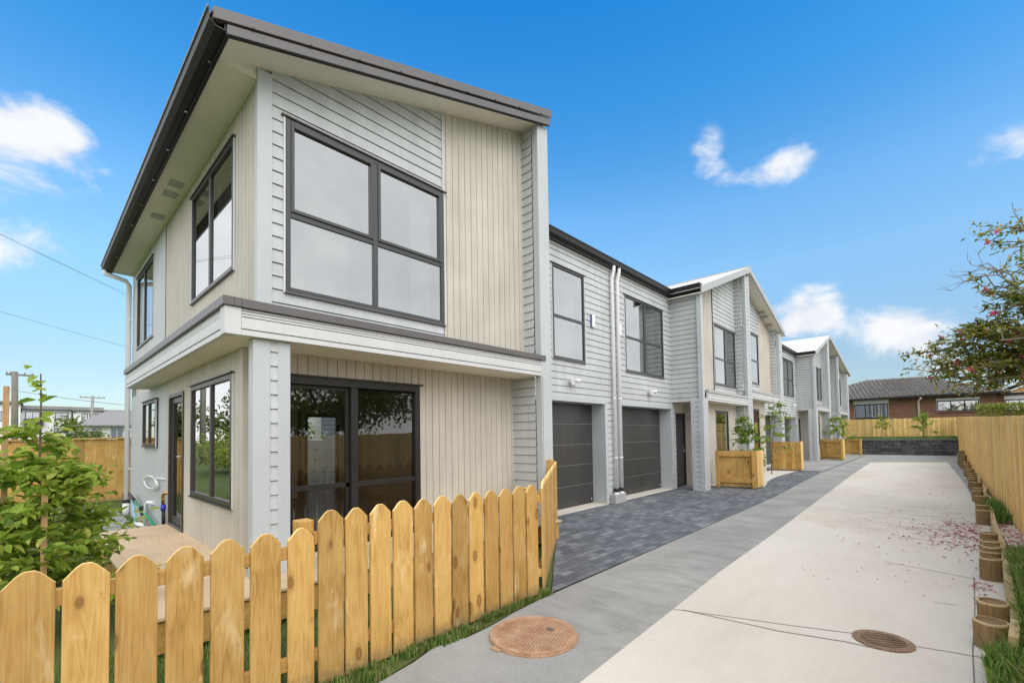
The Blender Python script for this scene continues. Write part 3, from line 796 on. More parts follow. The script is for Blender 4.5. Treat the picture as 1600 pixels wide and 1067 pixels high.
# --- townhouse 2: garage wing + left half of the middle gable
h2 = thing('townhouse', (-8, 12.5, 0), 'second townhouse, with the near slope of the middle gable', 'house', G_H)
zB = lambda y: 5.15+.375*(y-11.9)
topB = [(11.5, zB(11.5), 16.07, zB(16.07))]
w = MB().mat(M['grey'])
wb(w, Fr('X', XR), 8.85, 12.12, 0, 5.15, None, [(9.42, 11.455, 2.955, 4.745), (9.04, 11.86, -1, 2.18), (11.96, 13, 2.36, 9)])
wb(w, Fr('Y', 11.945), XR, -4.42, 2.36, 5.16)
wb(w, fX, 13.635, 15.68, 2.62, 7, topB, [(13.70, 15.64, 2.925, 4.70)])
wb(w, Fr('Y', 15.70), XW, -4.42, 2.62, 6.6, [(-5, 6.55, -4, 6.55)]); wb(w, Fr('Y', 15.75), -4.67, -4.42, 0, 2.36)
flat(w, Fr('X', -12.2), 8.85, 16.05, 0, 5.2)
w.build('weatherboard_wall', h2)
v = MB().mat(M['beige'])
vb(v, fX, 11.97, 13.62, 2.62, 7, topB)
fB = Fr('X', -4.67)
vb(v, fB, 12.97, 15.75, 0, 2.36, None, [(13.74, 14.86, .68, 2.13)])
vb(v, Fr('X', -5.25), 12.0, 12.97, 0, 2.36, None, [(12.1, 12.93, .0, 2.06)])
vb(v, Fr('Y', 12.965), -5.25, -4.68, 0, 2.36)
v.build('vertical_board_wall', h2)
bx('porch_lining', h2, M['soffit'], -5.26, -4.35, 11.95, 12.97, 2.362, 2.40, 0)
bx('porch_beam', h2, M['pale'], -5.17, -4.62, 11.90, 11.93, 2.335, 2.362, .002)
bx('board_joint_trim', h2, M['bronze'], XW+.0, XW+.035, 13.61, 13.64, 2.66, zB(13.62)-.01, .002)
bx('upper_corner_trim', h2, M['trim'], -4.42, -4.302, 11.86, 11.985, 2.41, zB(11.9)-.002, .004)
pier(h2, 11.84, 12.19, 0, 2.405, sidestrip=(-4.53, -4.43), xb=-4.63)
pier(h2, 15.77, 16.065, 0, zB(15.78)-.01, strip=(15.92, 16.05))
canopy(h2, 12.195, 15.765, 2.35, .21, False)
bx('canopy_soffit', h2, M['soffit'], -4.66, -4.352, 12.97, 15.75, 2.352, 2.37, 0)
window(h2, Fr('X', XR), 9.42, 11.455, 2.955, 4.745, mull=(10.42,), trans=(3.77,), g='glass')
window(h2, fX, 13.70, 15.64, 2.925, 4.70, mull=(14.68,), trans=(3.71,), g='glass')
lower_window(h2, fB, 13.74, 14.86, .68, 2.13)
entry_door(h2, Fr('X', -5.25), 12.1, 12.93, .0, 2.06)
garage(h2, 9.06, 11.84, 2.15, XR, XR-.31)
gable_half(h2, 11.72, 16.07, zB, 0, 'l', 1)
bx('ridge_cap', h2, M['palesheen'], -12.2, -4.2, 16.0, 16.068, zB(16.07)+.175, zB(16.07)+.215, .004)
recess_roof(h2, 8.85, 13.4, 5.36)
eave(h2, 8.85, 11.93, 5.17)
gutter(h2, [(XR+.03, 8.85, 5.19), (XR+.03, 11.84, 5.19), (-4.24, 11.84, 5.19)], [(1, 0), (1, -1), (0, -1)], h=.17, w=.14)
downpipe(h2, XR+.085, 9.0, .08, 5.22, XR+.12, 9.03)
sensor_light(h2, 10.55, 2.51); meter_box(h2, 9.15, 3.87)

GAP = .013
# --- townhouse 3: right half of the middle gable + garage wing
h3 = thing('townhouse', (-8, 20, 0), 'third townhouse under the far slope of the middle gable, open at its lower corner', 'house', G_H)
zB2 = lambda y: zB(16.07)-.308*(y-16.07)
topB2 = [(16.07, zB2(16.07), 21, zB2(21))]
w = MB().mat(M['grey'])
wb(w, fX, 16.23, 18.43, 2.9, 7, topB2, [(16.45, 18.33, 3.235, 5.01)], ref=5.07)
wb(w, Fr('Y', 20.02), XW, -4.42, 2.9, 5.6, [(-5, zB2(20.02), -4, zB2(20.02))], ref=5.05)
wb(w, Fr('X', XR), 19.2, 23.9, 0, 5.40, None, [(20.78, 23.4, -1, 2.25)], ref=5.05)
flat(w, Fr('X', -12.2), 16.07, 23.9, 0, 5.3)
w.build('weatherboard_wall', h3)
v = MB().mat(M['beige'])
vb(v, fX, 18.45, 20.01, 2.9, 7, topB2)
vb(v, fB, 16.1, 19.12, 0, 2.62, None, [(17.55, 18.3, .7, 2.3)])
v.nxt(); v.box(-5.17, -4.66, 19.1, 19.13, 0, 2.62)
v.build('vertical_board_wall', h3)
pier(h3, 16.072, 16.225, 0, zB2(16.225)-.005)
pier(h3, 20.06, 20.47, 0, zB2(20.47)-.01, strip=(20.2, 20.33))
canopy(h3, 16.23, 20.055, 2.61, .21, False)
bx('canopy_soffit', h3, M['soffit'], -5.17, -4.352, 16.1, 20.05, 2.622, 2.64, 0)
window(h3, fX, 16.45, 18.33, 3.235, 5.01, mull=(17.4,), trans=(4.06,), g='glass')
lower_window(h3, fB, 17.55, 18.3, .7, 2.3)
garage(h3, 20.8, 23.38, 2.22, XR, XR-.31)
gable_half(h3, 16.07, 20.66, zB2, 0, 'l', 1)
vt = MB().mat(M['palesheen'])
for y in (18.6, 18.95, 19.6): vt.nxt().box(-4.6, -4.42, y-.1, y+.1, zB2(y)-.02, zB2(y)+.012)
vt.build('soffit_vent', h3)
recess_roof(h3, 20.0, 23.9, 5.55); eave(h3, 20.47, 23.9, 5.40)
gutter(h3, [(XR+.03, 20.48, 5.42), (XR+.03, 23.9, 5.42)], [(1, 0), (1, 0)], h=.16, w=.14)

GAP = .032
# --- townhouse 4: garage wing + left half of the far gable
h4 = thing('townhouse', (-8, 28, 0), 'fourth townhouse with the near slope of the farthest gable and a recessed porch', 'house', G_H)
zC = lambda y: 5.44+.318*(y-27.4)
topC = [(27, zC(27), 31.9, zC(31.9))]
w = MB().mat(M['grey'])
wb(w, Fr('X', XR), 23.9, 27.7, 0, 5.40, None, [(24.55, 26.72, 3.25, 5.03), (24.2, 27.2, -1, 2.25), (27.45, 28, 2.58, 9)], ref=5.05)
wb(w, Fr('Y', 27.42), XR, -4.42, 2.6, 5.45, ref=5.05)
wb(w, fX, 27.6, 31.4, 2.9, 7.4, topC, [(29.2, 31.1, 3.235, 5.01)], ref=5.07)
wb(w, Fr('Y', 31.35), XW, -4.42, 2.9, 7.4, [(-5, zC(31.3), -4, zC(31.3))], ref=5.05)
wb(w, Fr('Y', 31.38), -4.67, -4.42, 0, 2.6, ref=5.05)
flat(w, Fr('X', -12.2), 23.9, 31.9, 0, 5.4)
w.build('weatherboard_wall', h4)
v = MB().mat(M['beige'])
vb(v, fB, 28.5, 31.38, 0, 2.6, None, [(29.3, 30.3, .7, 2.3)])
vb(v, Fr('X', -5.25), 27.5, 28.5, 0, 2.6, None, [(27.6, 28.42, .0, 2.2)]); vb(v, Fr('Y', 28.49), -5.25, -4.68, 0, 2.6)
v.build('vertical_board_wall', h4)
bx('porch_lining', h4, M['soffit'], -5.26, -4.35, 27.43, 31.38, 2.585, 2.61, 0)
bx('upper_corner_trim', h4, M['trim'], -4.42, -4.302, 27.34, 27.52, 2.63, zC(27.4)-.002, .004)
pier(h4, 27.3, 27.72, 0, 2.625, sidestrip=(-4.55, -4.44), xb=-4.66, ref=5.05)
pier(h4, 31.42, 31.895, 0, zC(31.42)-.01)
canopy(h4, 27.73, 31.41, 2.575, .21, False)
window(h4, Fr('X', XR), 24.55, 26.72, 3.25, 5.03, mull=(25.6,), trans=(4.07,), g='glass')
window(h4, fX, 29.2, 31.1, 3.235, 5.01, mull=(30.15,), trans=(4.06,), g='glass')
lower_window(h4, fB, 29.3, 30.3, .7, 2.3)
entry_door(h4, Fr('X', -5.25), 27.6, 28.42, .0, 2.2)
garage(h4, 24.22, 27.1, 2.22, XR, XR-.31)
gable_half(h4, 27.2, 31.9, zC, 0, 'l', 1)
recess_roof(h4, 23.9, 29, 5.55); eave(h4, 23.9, 27.4, 5.40)
gutter(h4, [(XR+.03, 23.9, 5.42), (XR+.03, 27.32, 5.42), (-4.24, 27.32, 5.42)], [(1, 0), (1, -1), (0, -1)], h=.16, w=.14)
sensor_light(h4, 26.3, 2.78)

# --- townhouse 5: right half of the far gable
h5 = thing('townhouse', (-8, 36, 0), 'farthest townhouse, with a deep porch slot and the long low slope of the last gable', 'house', G_H)
zC2 = lambda y: zC(31.9)-.176*(y-31.9)
topC2 = [(31.9, zC2(31.9), 41, zC2(41))]
w = MB().mat(M['grey'])
wb(w, Fr('Y', 35.15), XR-.6, -4.42, 2.6, 7, [(-6, zC2(35.15), -4, zC2(35.15))], ref=5.05)
wb(w, Fr('X', XR-.6), 31.9, 35.15, 0, 7, topC2, [(33.9, 34.8, -1, 2.2)], ref=5.05)
wb(w, fX, 35.6, 39.3, 2.9, 7, topC2, [(36.9, 38.6, 3.235, 5.01)], ref=5.07)
wb(w, Fr('Y', 39.2), XW, -4.42, 2.9, 7, [(-6, zC2(39.2), -4, zC2(39.2))], ref=5.05)
wb(w, Fr('Y', 39.2), -4.9, -4.42, 0, 2.56, ref=5.05)
flat(w, Fr('Y', 40.2), -12.2, -4.5, 0, 5.4); flat(w, Fr('X', -12.2), 31.9, 40.2, 0, 5.4)
w.build('weatherboard_wall', h5)
v = MB().mat(M['beige']); vb(v, Fr('X', -4.88), 35.6, 39.2, 0, 2.56); vb(v, Fr('Y', 35.6), XR-.6, -4.9, 0, 2.6); v.build('vertical_board_wall', h5)
bx('upper_corner_trim', h5, M['trim'], -4.42, -4.302, 35.1, 35.4, 2.63, zC2(35.4)-.01, .004)
pier(h5, 35.1, 35.55, 0, 2.62, sidestrip=(-4.58, -4.45), xb=-4.7, ref=5.05)
pier(h5, 39.2, 39.75, 0, zC2(39.75)-.01)
canopy(h5, 35.56, 39.19, 2.56, .21, False)
bx('porch_lining', h5, M['soffit'], -5.77, -4.352, 35.2, 39.2, 2.565, 2.585, 0)
window(h5, fX, 36.9, 38.6, 3.235, 5.01, mull=(37.75,), trans=(4.06,), g='glass')
entry_door(h5, Fr('X', XR-.6), 33.9, 34.8, .0, 2.2)
gable_half(h5, 31.9, 40.35, zC2, 0, 'l', 1)

GAP = .0095
# ================================================================== ground
def sheet(name, pts, z, m, k='structure'):
    b = MB().mat(m); b.poly([(x, y, z) for x, y in pts]); o = b.build(name, origin=(pts[0][0], pts[0][1], z)); return kind(o, k)
sheet('ground', [(-400, -300), (300, -300), (300, 400), (-400, 400)], -.02, M['grass_ground'])
EDGE = [(.02, .5), (.14, 3.0), (.20, 3.9), (.30, 4.25), (.40, 5.6), (.51, 7.5), (.55, 9), (.60, 10.6), (.56, 13), (.58, 17), (.52, 22), (.44, 28.4)]
sheet('old_driveway', [(-2.5, -2), (-2.5, 1.2), (-2.545, 1.5), (-2.59, 1.78), (-2.66, 2.0), (-2.65, 2.15), (-2.60, 2.25), (-2.61, 2.5), (-2.66, 2.85), (-2.69, 3.3),
      (-2.70, 5.2), (-2.71, 8.7), (-2.74, 12), (-2.86, 15), (-3.0, 19), (-3.0, 36), (1.3, 36), (1.0, 20), (.6, 5), (.4, -2)], 0.0, M['greyconc'])
dv = MB().mat(M['concrete'])
dv.poly([(x, y, .006) for x, y in [(-1.45, -2), (-1.60, 2.0), (-1.64, 3.0), (-1.67, 3.8), (-1.73, 5.1), (-1.76, 7.2), (-1.87, 11.8), (-2.05, 18.9), (-2.18, 26.9), (.42, 28.2)]+EDGE[::-1][1:]+[(.1, -2)]])
dv.mat(M['joint'])
def crack(pts, w=.008, z=.0085):
    for (a, b) in zip(pts, pts[1:]):
        d = Vector((b[0]-a[0], b[1]-a[1], 0)); n = Vector((-d.y, d.x, 0)).normalized()*w/2
        dv.poly([(a[0]-n.x, a[1]-n.y, z), (b[0]-n.x, b[1]-n.y, z), (b[0]+n.x, b[1]+n.y, z), (a[0]+n.x, a[1]+n.y, z)])
crack([(-1.67, 3.765), (-1.2, 3.92), (-.8, 4.05), (-.48, 4.17)], .009); crack([(-.15, 4.19), (.0, 4.23), (.19, 4.27)], .007)
crack([(-1.6, 3.80), (-.9, 3.86), (-.5, 3.97), (-.3, 3.98)], .012)
crack([(-.45, 6.66), (-.1, 6.55), (.1, 6.5), (.25, 6.44)], .008); crack([(.10, 3.0), (.145, 4.35), (.205, 5.4), (.25, 6.5)], .007)
crack([(-1.75, 7.4), (-1.0, 7.3)], .005); crack([(-1.84, 10.6), (-.6, 10.5), (.3, 10.62)], .006); crack([(-1.95, 14.6), (.4, 14.5)], .007); crack([(-2.05, 19), (.5, 18.9)], .008); crack([(-.05, 5.36), (.11, 5.4)], .006)
crack([(-2.1, 23), (.5, 23)], .01)
kind(dv.build('concrete_path', origin=(-.7, 4, 0)), 'structure')
PAV = [(-2.705, 3.42), (-2.70, 5.2), (-2.71, 8.7), (-2.74, 12), (-2.86, 15), (-3.0, 19), (-3.02, 35.4), (-5.6, 35.4), (-5.6, 5.6), (-4.32, 5.62)]
sheet('paved_forecourt', PAV, .008, M['pavers'])
sheet('far_forecourt', [(-3.05, 20.2), (-3.02, 35.4), (-5.0, 35.4), (-5.0, 20.2)], .011, M['greyconc'])
# white pebble bed with curved edge between the timber screens
sheet('pebble_bed', [(-4.66, 13.1), (-3.45, 13.3), (-3.42, 13.8), (-3.52, 14.4), (-3.66, 15.0), (-3.77, 16), (-3.83, 17), (-3.82, 18), (-3.78, 19.2), (-3.75, 19.7), (-4.66, 19.7)], .014, M['gravelw'])
sheet('front_lawn', [(-16, -7), (-2.52, -2), (-2.555, 1.5), (-2.62, 1.8), (-2.68, 2.0), (-2.67, 2.15), (-2.62, 2.25), (-2.63, 2.5), (-2.68, 2.85), (-2.71, 3.4), (-4.35, 5.7), (-4.95, 5.4), (-4.95, 1.45), (-16, 1.5)], -.004, M['grass_ground'])
sheet('side_garden', [(.32, 4.2), (.37, 4.6), (.42, 5.6), (.53, 7.5), (.64, 10.6), (.66, 11.6), (.74, 12.2), (.8, 14.4), (.87, 18), (.92, 23), (.97, 35.4), (1.3, 35.4), (1.1, 10), (1.0, 4.2)], .09, M['mulch'])
sheet('side_lawn', [(.0, -2), (.04, .5), (.16, 3.0), (.22, 3.9), (.3, 4.19), (1.0, 4.19), (1.0, -2)], .02, M['grass_ground'])
bank = MB().mat(M['grass_ground'])
bank.poly([(-4.2, 35.9, .93), (1.2, 35.9, .93), (1.2, 38.2, 1.1), (-4.2, 38.2, 1.1)])
kind(bank.build('grass_bank'), 'structure')

# ---- deck
dk = thing('deck', (-4.4, 3, 0), 'low plywood deck wrapping the near corner of the first house', 'deck')
b = MB().mat(M['deckply'])
bd = [(-8.25, .60, -4.72, 1.42), (-4.72, .60, -3.9, 5.2), (-4.89, 1.70, -4.72, 5.2)]
for i, (x0, y0, x1, y1) in enumerate(bd):
    b.rnd = .13*i; b.box(x0+.001, x1-.001, y0, y1, .268, .292)
b.build('deck_board', dk, bevel=.002)
b = MB().mat(M['pinex']); b.box(-8.2, -3.93, .62, .66, .04, .266); b.nxt(); b.mat(M['piney']); b.box(-3.965, -3.925, .66, 5.15, .04, .266); b.build('edge_joist', dk)
b = MB().mat(M['pine'])
for x, y in ((-8.1, .72), (-6.8, .72), (-5.4, .72), (-4.02, .72), (-4.02, 2), (-4.02, 3.4), (-4.02, 4.9)): b.nxt().box(x-.05, x+.05, y-.05, y+.05, -.02, .266)
b.build('pile', dk)

# ---- front picket fence (three runs)
pf = thing('picket_fence', (-2.75, 1.5, 0), 'golden pine picket fence with pointed tops, stepping up and turning along the paving', 'fence')
def picket(o, d, wdt, h, z0=.0, rnd=None, th=.02):
    """one pointed paling; o = base start corner, d = run direction"""
    d = Vector((d[0], d[1], 0)).normalized(); n = Vector((d.y, -d.x, 0))
    prof = [(0, z0), (wdt, z0), (wdt, h-.062), (wdt-.042, h-.014), (wdt*.60, h), (wdt*.40, h), (.042, h-.014), (0, h-.062)]
    m = MB().mat(M['pine']); m.rnd = random.random() if rnd is None else rnd
    o = Vector((o[0], o[1], 0))
    m.prism([tuple(o+d*u+Vector((0, 0, z))-n*th) for u, z in prof], tuple(n*th))
    m.mat(M['pinefence'])
    for i in range(2, 7): m.m[2+i] = m.cur
    m.mat(M['barkgrey'])
    for z in (.2, h-.14):
        for u in (.03, wdt-.03):
            c = o+d*u+Vector((0, 0, z+random.uniform(-.012, .012)))+n*.0008
            m.poly([tuple(c+d*math.cos(a)*.0035+Vector((0, 0, math.sin(a)*.0035))) for a in [i*math.pi/3 for i in range(6)]])
    return m.build('picket', pf, bevel=.0015)
X0 = -2.75
for y in (-.43, -.25, -.068, .110, .2825, .468, .654, .841, 1.036):
    picket((X0, y+random.uniform(-.001, .001)), (0, 1), (.149 if y > 1 else .155)+random.uniform(-.002, .002), .97+random.uniform(-.004, .004), .02)
y = 1.2125
while y < 3.30:
    picket((X0, y+random.uniform(-.002, .002)), (0, 1), .154+random.uniform(-.004, .004), 1.054-.006*(y-1.2)+random.uniform(-.004, .004), .015); y += .1742
P0 = Vector((-2.755, 3.372)); P1 = Vector((-4.22, 5.52)); dd = (P1-P0); Ln = dd.length; dd.normalize()
k = 0.0
while k < Ln-.1:
    q = P0+dd*k; picket((q.x, q.y), dd, .15, 1.055+.06*k/Ln+random.uniform(-.004, .004), .015); k += .158
for za, zb, ya, yb in ((.80, .87, -.6, 1.2), (.16, .23, -.6, 1.2), (.86, .93, 1.2, 3.36), (.16, .23, 1.2, 3.36)):
    MB().mat(M['piney']).box(-2.815, -2.772, ya, yb, za, zb).build('rail', pf, bevel=.002)
nn = Vector((dd.y, -dd.x))
for za in (.86, .16):
    m = MB().mat(M['piney']); a = P0-nn*.065; e = P1-nn*.065-dd*.16
    m.prism([(a.x, a.y, za), (a.x+nn.x*.043, a.y+nn.y*.043, za), (a.x+nn.x*.043, a.y+nn.y*.043, za+.07), (a.x, a.y, za+.07)], (e.x-a.x, e.y-a.y, .05)); m.build('rail', pf)
for x, y, h in ((-2.87, 1.17, 1.0), (-2.87, 3.28, 1.0), (-4.25, 5.385, 1.13), (-2.87, -.52, .95)):
    m = MB().mat(M['pine']); m.rnd = random.random(); m.box(x-.05, x+.05, y-.045, y+.045, -.05, h); m.build('post', pf, bevel=.003)

# ---- tall paling fences
def paling_fence(name, label, p0, p1, h0, h1, m, face=1, wdt=.1, gap=.008, posts=2.4, base=.03, cap=False):
    p0 = Vector((p0[0], p0[1], 0)); p1 = Vector((p1[0], p1[1], 0)); d = p1-p0; ln = d.length; d.normalize(); n = Vector((d.y, -d.x, 0))*face
    t = thing(name, tuple((p0+p1)/2), label, 'fence')
    b = MB().mat(m); k = 0
    while k < ln-.02:
        f = k/ln; h = h0+(h1-h0)*f+random.uniform(-.009, .009); b.rnd = random.random(); a = p0+d*k; w_ = min(wdt, ln-k)-gap
        off = n*random.uniform(-.007, .007)
        b.prism([tuple(a+off), tuple(a+off+d*w_), tuple(a+off+d*w_+n*.017), tuple(a+off+n*.017)], (0, 0, h)); k += wdt
    for i in range(len(b.v)):
        if b.v[i][2] == 0: b.v[i] = (b.v[i][0], b.v[i][1], base)
    b.build('paling_panel', t, origin=tuple((p0+p1)/2))
    b = MB().mat(M['piney'])
    for f in (.12, .5, .9):
        a = p0-n*.05; e = p1-n*.05; za = base+(h0-base)*f; ze = base+(h1-base)*f
        b.nxt(); b.prism([(a.x, a.y, za), (a.x+n.x*.045, a.y+n.y*.045, za), (a.x+n.x*.045, a.y+n.y*.045, za+.07), (a.x, a.y, za+.07)], (e.x-a.x, e.y-a.y, ze-za))
    b.build('rail', t)
    if cap:
        b = MB().mat(M['piney']); a = p0-n*.05; e = p1-n*.05
        b.prism([(a.x, a.y, h0), (a.x+n.x*.12, a.y+n.y*.12, h0), (a.x+n.x*.12, a.y+n.y*.12, h0+.04), (a.x, a.y, h0+.04)], (e.x-a.x, e.y-a.y, h1-h0)); b.build('top_rail', t)
    b = MB().mat(m); k = .2
    while k < ln:
        a = p0+d*k-n*.1; h = h0+(h1-h0)*k/ln-.06; b.rnd = random.random(); b.nxt().box(a.x-.05, a.x+.05, a.y-.05, a.y+.05, 0, h); k += posts
    b.build('post', t)
    return t
paling_fence('paling_fence', 'long pale timber paling fence along the right edge of the driveway', (.74, -1.0), (1.06, 37.9), 1.47, 2.2, M['pinefence'], -1, base=.07)
paling_fence('paling_fence', 'timber paling fence across the end of the driveway in front of the brick house', (-6.5, 38.0), (1.04, 38.0), 2.24, 2.2, M['pinefence'], 1, .12, base=1.0)
paling_fence('paling_fence', 'weathered timber boundary fence behind the leafy shrub and stepping stones', (-15.5, -.42), (-15.5, 12), 1.55, 1.76, M['pine'], 1, .2, .003, cap=True, base=.0)
paling_fence('paling_fence', 'timber fence behind the rear yard, seen only through the sliding door', (-17.8, 13.0), (-15.6, 9.0), 1.8, 1.8, M['pine'], 1, .2)

# ---- timber screens in front of the houses
def screen(corner, left, depth, h, label, frame=True, ldy=-.2):
    x, y = corner
    t = thing('timber_screen', (x-left/2, y, 0), label, 'screen', 'low timber screens beside the porches')
    d = Vector((-left, ldy, 0)); ln = d.length; d.normalize(); n = Vector((d.y, -d.x, 0)); n = n if n.y < 0 else -n
    o = Vector((x, y, 0))
    def slab(a, b, z0, z1, t0, t1, m, name=None, mb=None):
        mb.mat(m); p = o+d*a; q = o+d*b
        mb.prism([tuple(p-n*t0+Vector((0,0,z0))), tuple(q-n*t0+Vector((0,0,z0))), tuple(q-n*t1+Vector((0,0,z0))), tuple(p-n*t1+Vector((0,0,z0)))], (0, 0, z1-z0))
    pb = MB(); k = 0; back = .05 if frame else 0
    while k < ln-.02:
        pb.rnd = random.random(); slab(k+.004, min(k+.146, ln), .05, h-.01, back, back+.018, M['pine'], mb=pb); k += .15
    pb.build('board_panel', t)
    if frame:
        for a, b in ((0.0, .10), (ln-.1, ln)):
            f = MB(); f.rnd = random.random(); slab(a, b, .02, h, -.03, .049, M['pine'], mb=f); f.build('post', t, bevel=.003)
        for z in (.16, h-.15):
            f = MB(); slab(.1, ln-.1, z, z+.12, .0, .046, M['pinex'], mb=f); f.build('rail', t, bevel=.003)
    e = MB()
    k = 0
    while k < depth-.02:
        e.rnd = random.random(); e.mat(M['pinefence']); e.box(x+.002, x+.022, y+k+.03 if k == 0 else y+k, y+min(k+.148, depth), .04, h); k += .15
    e.build('end_panel', t)  # drive-facing side in paler pine: its stronger light put into the colour
    f = MB().mat(M['pinex'])
    f.box(x-left+.1, x-.02, y+depth-.05, y+depth-.03, .05, h-.02); f.build('rear_panel', t)
screen((-3.41, 12.98), .95, .62, 1.01, 'framed timber screen nearest the front door, between the porch pier and the pebble bed')
screen((-3.66, 19.7), .98, .42, 1.12, 'unframed timber screen at the far end of the pebble bed', False, .0)
screen((-3.34, 27.9), 1.0, .5, 1.07, 'framed timber screen beside the large pier of the far gable', ldy=.35)
screen((-3.22, 34.3), .95, .2, 1.0, 'farthest timber screen, against the dark retaining wall', ldy=.2)

# ---- retaining wall
rw = MB().mat(M['split']); rw.box(-3.25, 1.0, 35.5, 35.9, 0, .86); rw.mat(M['mulch']); rw.box(-3.27, 1.02, 35.47, 35.9, .863, .93)
tag(rw.build('retaining_wall', bevel=.01), 'dark split block retaining wall holding the grass bank at the driveway end', 'wall')

# ---- timber edging with log pegs
ed = thing('garden_edging', (.5, 12, 0), 'wavy timber edging board staked with short log pegs beside the fence', 'edging')
BL = [(.30, 4.2), (.345, 4.6), (.40, 5.6), (.455, 6.6), (.51, 7.5), (.55, 9.0), (.62, 10.6), (.64, 11.6), (.72, 12.2), (.70, 13.4), (.78, 14.4), (.76, 16), (.85, 18), (.83, 20), (.9, 23), (.86, 26), (.92, 30), (.95, 34)]
b = MB().mat(M['sleeper'])
for (x0, y0), (x1, y1) in zip(BL, BL[1:]):
    b.rnd = random.random(); b.prism([(x0, y0, 0), (x0+.045, y0, 0), (x0+.045, y0, .2), (x0, y0, .205)], (x1-x0, y1-y0, 0))
b.build('edging_board', ed)
def bx_at(y):
    for (x0, y0), (x1, y1) in zip(BL, BL[1:]):
        if y0 <= y <= y1: return x0+(x1-x0)*(y-y0)/(y1-y0)
    return BL[0][0]
def peg(y, h, r=.086, tilt=.0):
    """short round log with a pale sawn rim and a darker, slightly dished top"""
    x = bx_at(y)-r*.92; m = MB().mat(M['peg']); m.rnd = random.random(); n = 22
    rings = ((-.03, r, 'peg'), (h-.012, r*.985, 'peg'), (h, r*.94, 'sleeper'), (h+.001, r*.84, 'sleeper'), (h-.016, r*.74, 'pegtop'))
    b0 = len(m.v); lx = random.uniform(-.02, .02)
    for z, q, _ in rings:
        for i in range(n):
            a_ = 2*math.pi*i/n; w_ = q*(1+.03*math.sin(3*a_+y*7)); px, py = x+w_*math.cos(a_)+lx*max(z, 0), y+w_*math.sin(a_)
            m.v.append((px, py, z if z < 0 else z+tilt*(py-y)))
    for k in range(len(rings)-1):
        m.mat(M[rings[k+1][2]]); m.smooth = k == 0
        for i in range(n): m.face((b0+k*n+i, b0+k*n+(i+1) % n, b0+(k+1)*n+(i+1) % n, b0+(k+1)*n+i))
    m.smooth = False; m.mat(M['pegtop']); m.face(tuple(b0+(len(rings)-1)*n+i for i in range(n)))
    m.build('log_peg', ed)
for y, h in ((4.50, .17), (4.86, .21), (6.52, .2), (6.85, .2), (7.1, .215), (7.5, .205), (7.95, .22), (10.2, .21), (10.75, .225), (12.0, .24), (12.5, .19), (13.3, .21), (14.1, .2), (14.9, .24), (15.6, .2), (16.2, .22), (16.8, .21), (17.5, .22), (18.2, .23), (18.9, .3), (20.2, .36), (21.3, .38), (24, .5), (25.0, .62), (26.5, .45)):
    peg(y, h+.02, random.uniform(.078, .094), random.uniform(-.18, .05))
# concrete slab by the fence, littered with petals
tag(MB().mat(M['concrete']).box(.60, .80, 7.45, 9.5, .04, .13).build('garden_slab', bevel=.006), 'narrow concrete slab covered in petals at the foot of the right fence', 'slab')

# ---- manhole cover and drain grate
mh = thing('manhole_cover', (-2.235, 2.6, 0), 'round rusty iron manhole cover with a chequer of small slots', 'manhole')
m = MB().mat(M['rust']); m.tube([(-2.235, 2.6, -.01), (-2.235, 2.6, .014), (-2.235, 2.6, .02)], [.33, .33, .322], 56)
m.build('lid', mh)
m = MB().mat(M['rust'])
n = 56; r0, r1 = .326, .288
for i in range(n):
    a, b_ = 2*math.pi*i/n, 2*math.pi*(i+1)/n
    m.prism([(-2.235+r0*math.cos(a), 2.6+r0*math.sin(a), .020), (-2.235+r0*math.cos(b_), 2.6+r0*math.sin(b_), .020), (-2.235+r1*math.cos(b_), 2.6+r1*math.sin(b_), .020), (-2.235+r1*math.cos(a), 2.6+r1*math.sin(a), .020)], (0, 0, .0045))
m.build('rim', mh)
m = MB().mat(M['rustdark']); ca, sa = math.cos(R(20)), math.sin(R(20))
for i in range(-13, 14):
    for j in range(-13, 14):
        u, v_ = i*.0235, j*.0235
        if u*u+v_*v_ > .278**2 or (abs(u-.06) < .03 and abs(v_-.13) < .03): continue
        lx, ly = (.0085, .0028) if (i+j) % 2 else (.0028, .0085)
        c_ = [(u-lx, v_-ly), (u+lx, v_-ly), (u+lx, v_+ly), (u-lx, v_+ly)]
        m.poly([(-2.235+a*ca-b_*sa, 2.6+a*sa+b_*ca, .0208) for a, b_ in c_])
m.build('slot_pattern', mh)
m = MB().mat(M['flash']); m.box(-2.22, -2.16, 2.72, 2.76, .020, .026); m.build('badge_plate', mh, bevel=.002)
MB().mat(M['rust']).box(-2.34, -2.26, 2.245, 2.30, .0, .012).build('hinge_lug', mh, bevel=.004)
dg = thing('drain_grate', (-.31, 4.15, 0), 'round rusty slotted drain grate set in the cream concrete path', 'drain')
m = MB().mat(M['rustgrate']); R0, R1 = .175, .128
for i in range(48):
    a, b_ = 2*math.pi*i/48, 2*math.pi*(i+1)/48
    m.prism([(-.31+R0*math.cos(a), 4.15+R0*math.sin(a), -.02), (-.31+R0*math.cos(b_), 4.15+R0*math.sin(b_), -.02), (-.31+R1*math.cos(b_), 4.15+R1*math.sin(b_), -.02), (-.31+R1*math.cos(a), 4.15+R1*math.sin(a), -.02)], (0, 0, .036))
m.build('rim', dg)
m = MB().mat(M['rustgrate'])
for i in range(-5, 6):
    v_ = i*.0235; m.nxt(); q = math.sqrt(max(0, R1**2-v_*v_))+.004
    c_ = [(-q, v_-.006), (q, v_-.006), (q, v_+.006), (-q, v_+.006)]; ca, sa = math.cos(R(50)), math.sin(R(50))
    m.prism([(-.31+a*ca-b_*sa, 4.15+a*sa+b_*ca, -.01) for a, b_ in c_], (0, 0, .023))
m.build('bar', dg)
